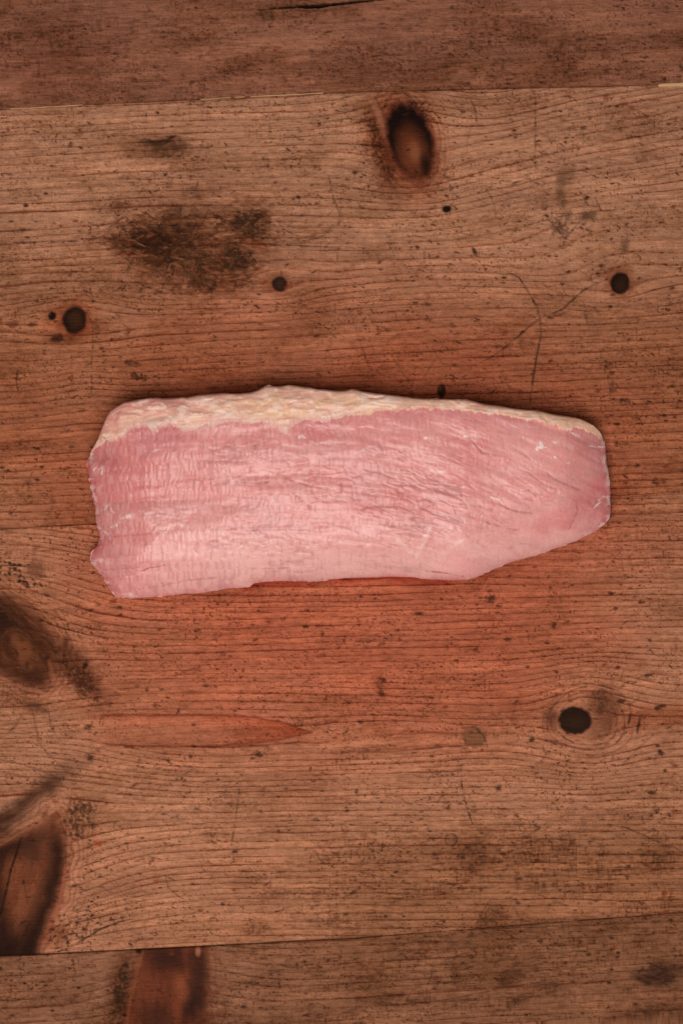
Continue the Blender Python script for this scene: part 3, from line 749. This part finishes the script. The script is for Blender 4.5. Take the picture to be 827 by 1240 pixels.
kA = lambda x: .45 + .55 * vn(x / 60, x * 0, 96)
kB = lambda x: np.interp(x, [0, 110, 640, 700], [.8, .8, 0, -.2])
kC = lambda x: np.interp(x, [0, 420, 560, 640, 800], [1, .9, .2, .6, .5])
planks[0][0].k1 = kA; planks[1][0].k0 = kA; planks[1][0].k1 = kB; planks[2][0].k0 = kB; planks[2][0].k1 = kC; planks[3][0].k0 = kC
for c, nm, lab in planks:
    X, Y = c.X, c.Y
    # worn, rounded and slightly dirty edges at the seams
    e = np.minimum(c.e0, c.e1) + (1 - np.where(c.e0 < c.e1, c.k0(X), c.k1(X))) * 1.6
    c.h -= 0.0008 * np.exp(-e / 0.6)
    c.tint(np.s_[:, :], ss(2.4, 0.2, e + (vn(X / 12, Y * 0 + 3, 61) - .5) * 2.4) * .5, (.42, .32, .26))
    c.h += (fbm(X / 160, Y / 60, 17, 3) - .5) * 0.0012 * ss(0, 40, np.minimum(c.e0, c.e1)) + (fbm(X / 9, Y / 2.5, 18, 2) - .5) * 0.00010
    c.col = np.clip(c.col, 0.003, 0.9)
    r, n = X.shape
    co = np.stack([(X - CX) * S, (CY - Y) * S, c.h], -1).reshape(-1, 3)
    q = grid_quads(r, n)
    kq = c.knots.ravel()[q].min(1)
    col = c.col.reshape(-1, 3)
    # sides and underside
    ring = np.r_[np.arange(n), np.arange(1, r) * n + n - 1, (r - 1) * n + np.arange(n - 2, -1, -1), np.arange(r - 2, 0, -1) * n]
    lowv = co[ring].copy(); lowv[:, 2] = -0.028
    k0 = len(co); m = len(ring)
    i = np.arange(m); j = (i + 1) % m
    side = np.c_[ring[i], ring[j], k0 + j, k0 + i]
    co2 = np.vstack([co, lowv]); col2 = np.vstack([col, col[ring] * .7])
    cor = [k0 + int(np.where(ring == v)[0][0]) for v in (0, n - 1, r * n - 1, (r - 1) * n)]
    pq = np.vstack([q[kq == 0], side, np.array([cor])])
    use = np.zeros(len(co2), bool); use[pq.ravel()] = True
    re = np.cumsum(use) - 1
    p = make_mesh('plank', co2[use], re[pq], {'tone': col2[use]}, WOOD, table)
    p['label'] = lab
    for kid in range(1, kq.max() + 1):
        f = q[kq == kid]
        if len(f) == 0: continue
        use = np.zeros(len(co), bool); use[f.ravel()] = True
        re = np.cumsum(use) - 1
        make_mesh('knot', co[use], re[f], {'tone': col[use]}, WOOD, p)

# pale filler lying in the upper seam
def strip(x0, x1, w, top, seed, dy=0):
    xs = np.linspace(x0, x1, max(8, int((x1 - x0) / 2)))
    yc = seamA(xs) + dy + (vn(xs / 18, xs * 0, seed) - .5) * .8
    wd = w * (0.7 + 0.6 * vn(xs / 9, xs * 0 + 4, seed)) * np.clip(np.minimum(xs - x0, x1 - xs) / 3 + .25, .25, 1)
    rows = []
    for off, z in ((-1, -0.004), (-1, top - .0002), (-.5, top), (.5, top), (1, top - .0002), (1, -0.004)):
        rows.append(np.c_[(xs - CX) * S, (CY - (yc + off * wd / 2)) * S, np.full(len(xs), z)])
    co = np.vstack(rows)
    return make_mesh('seam_filler', co, grid_quads(6, len(xs)), {}, FILL, table)
strip(12, 101, 0.8, 0.0005, 3, .2)
strip(243, 280, 0.8, 0.0005, 4, .1); strip(284, 297, 0.7, 0.0005, 8, .1); strip(303, 392, 0.9, 0.0005, 5, 0.1)
strip(796, 870, 4.6, 0.0012, 6, .6)

# unseen sheet added under the planks to keep light out of the seams
bw = np.array([[-1880, -360, -0.0285], [2700, -360, -0.0285], [2700, 1600, -0.0285], [-1880, 1600, -0.0285]], float)
def quadbox(name, v, th):
    t = np.c_[(v[:, 0] - CX) * S, (CY - v[:, 1]) * S, v[:, 2]]
    b = t.copy(); b[:, 2] -= th
    co = np.vstack([t, b])
    f = np.array([[3, 2, 1, 0], [4, 5, 6, 7], [0, 1, 5, 4], [1, 2, 6, 5], [2, 3, 7, 6], [3, 0, 4, 7]])
    o = make_mesh(name, co, f, {'tone': np.tile(lin(70, 40, 26), (8, 1))}, WOOD, table)
    o.data.polygons.foreach_set('use_smooth', np.zeros(6, bool))
quadbox('seam_light_block', bw, 0.02)

# ------------------------------------------------------------------ raw joint of meat
joint = bpy.data.objects.new('meat_joint', None)
scene.collection.objects.link(joint)
joint['label'] = 'raw pink trimmed joint of meat with a cream fat edge on the planks'
joint['category'] = 'meat'

topc = [(110.5, 549), (120, 535), (129, 516), (137, 501), (150, 492), (168, 487), (186, 484.5), (207, 485), (228, 484.5), (250, 481), (270, 479.4), (290, 480), (308, 478), (318, 473.5), (326, 470), (334, 471.7), (351, 470.5), (368, 472), (385, 474.5), (404, 477), (420, 476),
        (428, 474.8), (443, 479), (475, 482), (504.5, 485.7), (535, 487), (565, 488), (583, 493), (610, 496), (635, 499.6), (648, 500), (670, 505.3), (690, 508), (704.7, 511), (720, 518.4), (728.7, 529)]
rightc = [(728.7, 529), (733, 544.5), (734.5, 566), (737, 580), (738.3, 592.4), (738.6, 610), (738.0, 625), (732, 635)]
botc = [(140, 721), (143.5, 723.5), (164.6, 724.4), (207, 721), (249, 717), (280, 712.5), (300, 710.5), (310, 706), (330, 704), (351, 703.6), (376, 704.5), (400, 702), (430, 699.5), (460, 699), (490, 699), (504.5, 699.5), (513, 701), (543.7, 702.5), (560, 702), (574, 700), (591.6, 692.5), (617.7, 681.6), (661, 668.6), (700.4, 653.3), (720, 643.5), (732, 635)]
leftc = [(110.5, 549), (107.5, 556), (106.7, 565), (110.5, 588), (114, 606), (116, 622), (119, 640), (120, 651.6), (119, 661), (113, 667), (110.5, 673.6), (111.5, 680), (116, 688), (124.4, 698), (131, 709), (140, 721)]
NU, NV = 700, 270
ZE = 0.012
tC, bC = smooth_closed(topc, NU), smooth_closed(botc, NU)
lC, rC = smooth_closed(leftc, NV), smooth_closed(rightc, NV)
def rough(P, k, seed):
    d = np.gradient(P, axis=0); nrm = np.c_[d[:, 1], -d[:, 0]] / (np.hypot(*d.T)[:, None] + 1e-9)
    s = np.r_[0, np.cumsum(np.hypot(*np.diff(P, axis=0).T))]
    w = np.minimum(1, np.minimum(s, s[-1] - s) / 8)
    return P + nrm * ((fbm(s / 11, s * 0 + .5, seed, 3) - .5) * k * w)[:, None]
tC, bC, lC, rC = rough(tC, 2.4, 1), rough(bC, 2.0, 2), rough(lC, 4.0, 3), rough(rC, 2.6, 4)
OUT = np.vstack([tC[::3], rC[::3], bC[::-3], lC[::-3]])
OUTL = np.vstack([tC[::10], rC[::12], bC[::-10], lC[::-12]])

TOPL = tC[::10]
OTHL = np.vstack([rC[::12], bC[::-10], lC[::-12]])
def joint_height(Xp, Yp, D):
    Dtop = np.minimum(seg_dist(Xp, Yp, TOPL)[0], D + 400)
    Dother = seg_dist(Xp, Yp, OTHL)[0]
    if D is not None: Dtop = np.where(D == 0, np.minimum(Dtop, 400) * (Dtop > 3), Dtop)
    """top surface of the joint in metres, D = distance from its outline in marks"""
    Hh = 0.032 * np.interp(Xp, [100, 180, 350, 560, 680, 740], [.80, .92, 1.02, 1.05, .92, .70])
    R = np.interp(Xp, [100, 300, 600, 740], [75, 92, 95, 66])
    t = np.clip(D / R, 0, 1)
    far = np.clip(1 - (1 - np.clip(Dother / R, 0, 1)) ** 2.2, 0, 1) ** .72
    near = .74 + .26 * np.clip(1 - (1 - np.clip(Dtop / 46, 0, 1)) ** 2.4, 0, 1) ** .5
    prof = far * near
    z = ZE + (Hh - ZE) * prof
    z = z + (fbm(Xp / 110, Yp / 60, 41, 2) - .5) * 0.006 * t
    return z

u = np.linspace(0, 1, NU); v = np.linspace(0, 1, NV)
# crowd the samples towards the rim
u = (u - 0.012 * np.sin(2 * np.pi * u) / 1); v = (v - 0.05 * np.sin(2 * np.pi * v))
def rs_c(C, p):
    q = np.linspace(0, 1, len(C)); return np.c_[np.interp(p, q, C[:, 0]), np.interp(p, q, C[:, 1])]
T_, B_, L_, R_ = rs_c(tC, u), rs_c(bC, u), rs_c(lC, v), rs_c(rC, v)
U, V = u[None, :, None], v[:, None, None]
P = (1 - V) * T_[None] + V * B_[None] + (1 - U) * L_[:, None] + U * R_[:, None] \
    - ((1 - U) * (1 - V) * T_[0] + U * (1 - V) * T_[-1] + (1 - U) * V * B_[0] + U * V * B_[-1])
Xp, Yp = P[..., 0], P[..., 1]
D, _ = seg_dist(Xp, Yp, OUTL, True)
D[0] = D[-1] = 0; D[:, 0] = D[:, -1] = 0
Z = joint_height(Xp, Yp, D)
rim = ss(0, 6, D)

fatb = [(110.5, 549), (126.5, 539.4), (143.5, 534), (155, 531), (160, 525), (164.6, 522.5), (181.6, 520.4), (190, 523), (196, 524.6), (201, 520), (207, 518.3), (216, 517.5), (221.8, 519), (226, 526.8), (236, 524), (249, 522.5), (270.4, 518.3), (308.5, 516.2), (326, 516.5), (334, 517.4), (338, 524), (342.4, 527.5), (353, 524.6), (359, 516.5), (370, 514), (384.7, 512.8), (404, 511.5), (426, 507.5), (439, 505.3),
        (455, 503), (469.7, 501), (500, 499), (530.6, 498.8), (556, 501), (583, 504.4), (605, 507), (626.4, 509.7), (645, 513), (661, 517.5), (678.6, 523), (690, 521.5), (700.4, 521.5), (712, 526), (722, 531.5), (729.6, 534)]

# --- lean: colour and relief
x, y = Xp, Yp
col = np.ones(x.shape + (3,)) * lin(226, 150, 144)
g1 = fbm(x / 80, y / 34, 51, 3); g2 = fbm(x / 26, y / 10, 52, 3)
def mx(m, c_): 
    global col
    col = col * (1 - m[..., None]) + np.asarray(c_) * m[..., None]
mx(ss(.42, .66, g1) * .5, lin(210, 120, 115))
mx(ss(.50, .72, g2) * .4, lin(224, 158, 152))
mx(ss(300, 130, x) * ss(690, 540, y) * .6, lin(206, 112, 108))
mx(ss(600, 690, y + (g2 - .5) * 30 - (x - 400) * .02) * .7 * ss(120, 300, x), lin(242, 186, 178))  # paler lower side: light from that side painted into the colour
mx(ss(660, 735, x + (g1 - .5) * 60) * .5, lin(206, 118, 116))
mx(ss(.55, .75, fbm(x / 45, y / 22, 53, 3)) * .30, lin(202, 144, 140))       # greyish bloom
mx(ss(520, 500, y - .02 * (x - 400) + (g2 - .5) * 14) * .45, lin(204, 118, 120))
# tilt of the fibres: level at the left, falling towards the tip
sl = np.interp(x, [100, 420, 560, 740], [-.04, .03, .22, .38])
ya = y - sl * (x - 420) * np.interp(x, [100, 420, 740], [1, 1, .75])
cr = fbm(x / 30 + (vn(x / 12, y / 8, 63) - .5) * .5, ya / 7.5 + (vn(x / 16, y / 10, 64) - .5) * .9, 54, 2)
ridge = 1 - np.abs(cr - .5) * 2
area_m = np.interp(x, [100, 250, 400, 480, 580, 650, 740], [.4, .55, .9, 1.1, 1.1, .7, .4]) * ss(470, 540, y) * np.interp(y, [540, 590, 640, 700], [.6, 1.05, .9, .4])
cre = ss(.80, .985, ridge) * area_m * ss(.35, .6, fbm(x / 50, y / 30, 57, 2))
row = np.floor((ya + (vn(x / 60, y / 60, 58) - .5) * 12) / 13)
fib = vn((x + (vn(x / 20, y / 9, 60) - .5) * 4) / 2.3 + row * 17.3, ya / 11, 59)
fibm = np.interp(x, [100, 160, 330, 480, 640], [.9, 1, .8, .55, .3])
rdg = fbm((x + (vn(x / 9, y / 9, 73) - .5) * 6) / 11, ya / 4.2, 72, 2)
rw = ss(.5, .75, fbm(x / 70, ya / 26, 74, 2)) * ss(700, 560, x) * ss(480, 540, y)
mx(ss(.56, .74, rdg) * rw * .28, lin(244, 192, 184)); mx(ss(.44, .28, rdg) * rw * .30, lin(176, 100, 98))
dz = (rdg - .5) * .0006 * rw - 0.00028 * cre + (fib - .5) * 0.00034 * fibm + (fbm(x / 14, ya / 5, 61, 2) - .5) * 0.00045 * area_m + (fbm(x / 60, ya / 12, 62, 2) - .5) * 0.0012
mx(np.clip(cre * .17, 0, 1), lin(160, 84, 84))
mx(ss(.55, .85, fib) * fibm * .30, lin(238, 186, 182)); mx(ss(.42, .15, fib) * fibm * .30, lin(170, 96, 98))
def fleck(pts, wd, c_=(236, 206, 198), k=.85, up=.0002, seed=3, sf=.9):
    global col, dz
    Pq = np.asarray(pts, float)
    b = (x > Pq[:, 0].min() - 9) & (x < Pq[:, 0].max() + 9) & (y > Pq[:, 1].min() - 9) & (y < Pq[:, 1].max() + 9)
    xx, yy = x[b], y[b]
    d, a = seg_dist(xx, yy, Pq)
    d = d + (fbm(xx / 4, yy / 4, seed, 2) - .5) * (wd * .9 + .8)
    wv = wd * (.35 + .65 * np.sin(np.clip(a, .03, .97) * np.pi) ** .6)
    m = ss(0, 1, (wv * .5 + sf - d) / (sf + wv * .4)) * k * (1 - .6 * ss(.4, .7, vn(xx / 5, yy / 5, seed + 7)))
    cb = col[b]; col[b] = cb * (1 - m[:, None]) + lin(*c_) * m[:, None]
    dz[b] += m * up
W1 = (238, 208, 200)
for pts, wd in (([(119, 572), (124, 568), (127, 566), (126, 574)], 2.2), ([(116, 570), (120, 566)], 2), ([(122, 619), (130, 616), (136, 611), (138, 619), (143, 621)], 1.6), ([(150, 628), (158, 626), (165, 624.5)], 3), ([(191, 548), (195, 546), (199, 545)], 2.4), ([(113, 681), (120, 679), (128, 677)], 3.4), ([(109, 674), (114, 671)], 3),
                ([(223, 635), (229, 633.5)], 2.6), ([(193, 624), (197, 623.5)], 2), ([(138, 638), (146, 635)], 1.8), ([(146, 721), (154, 720.5), (166, 721.5)], 4), ([(126, 642), (134, 647), (136, 652)], 1.2), 
                ([(363, 532), (367, 530), (371, 532)], 2.4), ([(376, 536), (384, 539), (392, 538), (401, 534)], 2.0), ([(409, 530), (412, 530)], 2), ([(429, 552), (436, 548), (448, 542)], 2.2), ([(649, 538), (650, 542), (646, 546)], 4), ([(646, 542), (656, 543)], 2), ([(666, 538), (671, 536)], 4), ([(664, 553), (669, 555)], 2), ([(681, 562), (684, 562)], 1.6),
                ([(676, 522), (690, 526), (701, 532)], 2.0), ([(709, 540), (720, 542), (732, 541)], 1.4), ([(730, 552), (731, 560)], 2.2), ([(590, 602), (596, 604), (601, 606)], 1.4), ([(706, 651), (711, 646), (718, 643)], 2.2), ([(722, 606), (730, 601), (737, 602)], 1.6), ([(716, 615), (724, 608)], 1.2), ([(512, 532), (514, 532)], 2), ([(557, 530), (564, 530)], 1.6), ([(568, 540), (573, 546)], 1.6), ([(518, 570), (528, 574), (536, 572)], 3)):
    fleck(pts, wd * 1.2, W1, .88, seed=int(pts[0][0]))
for pts, wd, k in (([(467, 638), (478, 650), (492, 664), (503, 672)], 3.6, .8), ([(502, 673), (510, 658), (521, 636)], 4.6, .75), ([(531, 672), (545, 662), (560, 652)], 2.6, .7), ([(655, 540), (672, 535), (690, 545)], 6, .2), ([(600, 690), (620, 680), (650, 670)], 3, .3)):
    fleck(pts, wd, (243, 198, 184), k * .85, .0001, seed=int(pts[0][0]), sf=2.2)
for pts, wd in (([(479, 569), (491, 571), (501, 575)], 1.6), ([(481, 586.5), (490, 588), (499, 589), (514, 587)], 2), ([(518, 592), (528, 596), (537, 598), (555, 600)], 2.2), ([(504, 606), (514, 605), (524, 610)], 1.6), ([(495, 617), (508, 616), (516, 619)], 1.3), ([(566, 534), (572, 541), (580, 549.6), (590, 551), (603, 554)], 1.9), ([(472, 637), (490, 636), (512, 638)], 1.2), ([(493, 629), (503, 627), (512, 629)], 1.3),
                ([(623, 568), (634, 573), (644.5, 580.6), (656, 588), (668, 594)], 1.4), ([(656, 573), (668, 582), (682, 588), (697, 594)], 1.4), ([(635, 594), (644, 600), (654, 600), (670, 604)], 1.4), ([(619, 546), (630, 552), (641, 560)], 1.4), ([(693, 606), (695, 619), (690, 632), (685, 641)], 1.3), ([(608, 560), (620, 568)], 1.2), ([(600, 610), (616, 618), (640, 622)], 1.2), ([(556, 610), (575, 613), (592, 618)], 1.3),
                ([(120, 650), (150, 649), (175, 647), (205, 645)], 1.1), ([(190, 711), (210, 706), (230, 702), (262, 699)], 1), ([(262, 588), (285, 584), (310, 586), (328, 584)], 1.6), ([(120, 690), (150, 688), (172, 686)], 1), ([(345, 580), (365, 586), (380, 590), (400, 592)], 1.3), ([(385, 604), (400, 600), (420, 604), (440, 606)], 1.3), ([(300, 642), (340, 640), (380, 642)], .9), ([(307, 688), (330, 688), (350, 687)], 1),
                ([(412, 583), (414, 590), (413, 596)], 1.3), ([(360, 602), (370, 608), (376, 614)], 1.4), ([(345, 558), (352, 566)], 1), ([(312, 540), (314, 556)], 1.2), ([(325, 536), (326, 552)], 1.2), ([(440, 615), (460, 612), (478, 616)], 1.3), ([(425, 590), (445, 594), (466, 594)], 1.3), ([(440, 570), (460, 574), (474, 580)], 1.2), ([(520, 622), (545, 628), (560, 634)], 1.2), ([(585, 632), (610, 640), (625, 642)], 1)):
    fleck(pts, wd, (164, 92, 92), .46, -.00045, seed=int(pts[0][1]), sf=1.5)
for pts, wd, k in (([(175, 691), (184, 687), (192, 686), (203, 683)], 1.8, .8), ([(514, 691), (535, 693), (562, 699)], 1.3, .6), ([(380, 516), (388, 515)], 1.5, .5), ([(690, 524), (696, 529)], 2, .5), ([(138, 700), (140, 706)], 1.6, .5), ([(168, 712), (171, 713)], 1.6, .5), ([(477, 517), (479, 518)], 2, .6)):
    fleck(pts, wd, (172, 58, 62), k, -.0004)
for bx, by, br, k, cc in ((681, 637, 14, .55, (204, 104, 104)), (722, 590, 16, .5, (214, 106, 108)), (660, 632, 22, .35, (206, 104, 104)), (135, 560, 22, .5, (184, 96, 98)), (150, 680, 26, .35, (196, 106, 110)), (200, 530, 40, .35, (186, 108, 114)), (560, 690, 30, .35, (236, 150, 150)), (440, 545, 40, .3, (206, 120, 120)), (385, 525, 30, .4, (196, 108, 112))):
    mx(ss(1.3, .2, np.hypot((x - bx) / br, (y - by) / br * 1.5) + (g2 - .5) * .8) * k, lin(*cc))
mx(ss(16, 2, D) * ss(.40, .62, fbm(x / 9, y / 9, 78, 3)) * np.maximum(ss(190, 115, x), ss(680, 732, x)) * .6, lin(204, 92, 94))
mx(ss(9, 1, D) * ss(.52, .66, fbm(x / 8, y / 5, 79, 3)) * np.maximum(ss(190, 115, x), ss(670, 732, x)) * .7, lin(240, 212, 206))
mx(ss(10, 1, D) * ss(.45, .65, fbm(x / 30, y / 6, 80, 2)) * ss(640, 690, y) * .4, lin(226, 128, 126))
Z2 = Z + dz * (0.25 + .75 * rim)
def to_world(Xq, Yq, Zq):
    f = (CAM_H - Zq) / CAM_H          # the outline was measured from above at height Zq
    return np.stack([(Xq - CX) * S * f, (CY - Yq) * S * f, Zq], -1)
f0 = (CAM_H - ZE) / CAM_H
co = np.stack([(Xp - CX) * S * f0, (CY - Yp) * S * f0, Z2], -1).reshape(-1, 3)
q = grid_quads(NV, NU)
ring = np.r_[np.arange(NU), np.arange(1, NV) * NU + NU - 1, (NV - 1) * NU + np.arange(NU - 2, -1, -1), np.arange(NV - 2, 0, -1) * NU]
rp = co[ring]
d = np.roll(rp, -4, 0) - np.roll(rp, 4, 0)
nr = np.c_[d[:, 1], -d[:, 0]]; nr = -nr / (np.hypot(*nr.T)[:, None] + 1e-9)
for _ in range(12): nr = (np.roll(nr, 1, 0) + nr + np.roll(nr, -1, 0)) / 3
if np.mean((rp[:, :2].mean(0) - rp[:, :2]) * nr) < 0: nr = -nr
allco = [co]; cols = [col.reshape(-1, 3)]; faces = [q]; prev = ring; base = len(co); m = len(ring)
for fr, zz in ((.00015, .78), (.0006, .55), (.0014, .32), (.0026, .12), (.0045, .0)):
    lv = rp.copy(); lv[:, :2] += nr * fr; lv[:, 2] = 0.0006 + (rp[:, 2] - 0.0006) * zz
    allco.append(lv); cols.append(col.reshape(-1, 3)[ring] * np.array([1, .93, .92]))
    cur = base + np.arange(m); i = np.arange(m); j = (i + 1) % m
    faces.append(np.c_[prev[i], prev[j], cur[j], cur[i]]); prev = cur; base += m
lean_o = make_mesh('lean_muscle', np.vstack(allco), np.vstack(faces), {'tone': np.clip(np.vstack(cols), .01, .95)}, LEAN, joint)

# --- fat cap: a separate layer lapping over the rim
NF, NT = 620, 64
tF = smooth_closed(topc + [(729.6, 534)], NF); bF = smooth_closed(fatb, NF)
tF = rough(tF, 2.4, 1)
# pair points of the two curves by place along the joint
sx = np.linspace(0, 1, NF)
def by_len(Cv):
    s = np.r_[0, np.cumsum(np.hypot(*np.diff(Cv, axis=0).T))]; s /= s[-1]
    return np.c_[np.interp(sx, s, Cv[:, 0]), np.interp(sx, s, Cv[:, 1])]
tF, bF = by_len(tF), by_len(bF)
bF = bF + np.c_[np.zeros(NF), (fbm(sx * 100, sx * 0, 65, 4, .65) - .5) * 10 * np.minimum(1, np.minimum(sx, 1 - sx) * 30)]
dT = np.gradient(tF, axis=0); nT = np.c_[dT[:, 1], -dT[:, 0]] / (np.hypot(*dT.T)[:, None] + 1e-9)
for _ in range(8): nT[1:-1] = (nT[:-2] + nT[1:-1] + nT[2:]) / 3
endw = np.minimum(1, np.minimum(sx, 1 - sx) * 22)[:, None]
tO = tF + nT * 1.3 * endw
tt = np.linspace(0, 1, NT)[:, None, None]
PF = tO[None] * (1 - tt) + bF[None] * tt
xf, yf = PF[..., 0], PF[..., 1]
Df, _ = seg_dist(xf, yf, OUTL, True)
Df = np.where(inside(xf, yf, OUTL), Df, 0)
zf = joint_height(xf, yf, Df)
outd = np.where(Df == 0, seg_dist(xf, yf, OUTL, True)[0], 0)
zf = zf - 0.0022 * np.clip(outd / 1.3, 0, 1.2)
t2 = tt[..., 0]
lump = fbm(xf / 30 + (vn(xf / 17, yf / 12, 75) - .5) * .7, yf / 11 + (vn(xf / 15, yf / 10, 76) - .5) * .7, 66, 3); lump2 = fbm(xf / 7, yf / 4, 67, 2)
thick = 0.0012 * ss(1.0, .80, t2) * (0.5 + lump) + 0.0003
ds = (lump - .5) * 0.0017 + (lump2 - .5) * 0.00035 + (fbm(xf / 60, (yf + .05 * xf) / 7, 68, 2) - .5) * .0004
zf = zf + thick * endw.T + ds * endw.T * ss(1, .9, t2) - 0.0005 * ss(.985, 1, t2)
cf = np.ones(xf.shape + (3,)) * lin(236, 188, 164)
def mf(m, c_):
    global cf
    cf = cf * (1 - m[..., None]) + np.asarray(c_) * m[..., None]
yel = np.interp(xf, [100, 230, 320, 400, 470, 560, 740], [.1, .25, .8, .8, .6, .35, .3])
mf(np.clip(yel * ss(.35, .65, fbm(xf / 40, yf / 14, 69, 2)), 0, 1) * .75, lin(230, 182, 140))
mf(ss(360, 150, xf) * ss(.75, .15, t2 + (lump2 - .5) * .5) * .8, lin(212, 138, 128))
mf(ss(.5, .7, fbm(xf / 30, yf / 6, 70, 3)) * .45, lin(214, 150, 136))
mf(ss(.62, .82, fbm(xf / 18, yf / 5, 71, 3)) * .5, lin(204, 128, 118))
mf(ss(.53, .64, lump2 * .5 + lump * .5) * .65, lin(244, 212, 194))
mf(ss(.6, 1, t2 + (lump - .5) * .3) * np.interp(xf, [100, 280, 420, 500], [.8, .7, .3, .1]) * .7, lin(216, 178, 172))
mf(ss(.86, 1, t2 + (lump2 - .5) * .25) * np.interp(xf, [100, 330, 480], [.75, .6, .3]), lin(216, 150, 144))
mf(ss(560, 640, xf) * ss(.6, .3, t2) * .3, lin(206, 160, 122))
cof = np.stack([(xf - CX) * S * f0, (CY - yf) * S * f0, zf], -1)
# rows below the rim, down towards the table
und = []; uc = []
for fr, zz in ((.0018, .10), (.0011, .35), (.0004, .58), (.0001, .8)):
    r_ = cof[0].copy(); r_[:, 0] -= nT[:, 0] * fr * f0 * endw[:, 0]; r_[:, 1] += nT[:, 1] * fr * f0 * endw[:, 0]
    r_[:, 2] = 0.001 + (r_[:, 2] - .001) * zz
    und.append(r_); uc.append(cf[0])
cof = np.concatenate([np.array(und), cof], 0); cf = np.concatenate([np.array(uc), cf], 0)
make_mesh('fat_cap', cof.reshape(-1, 3), grid_quads(cof.shape[0], NF), {'tone': np.clip(cf.reshape(-1, 3), .01, .95)}, FAT, joint)
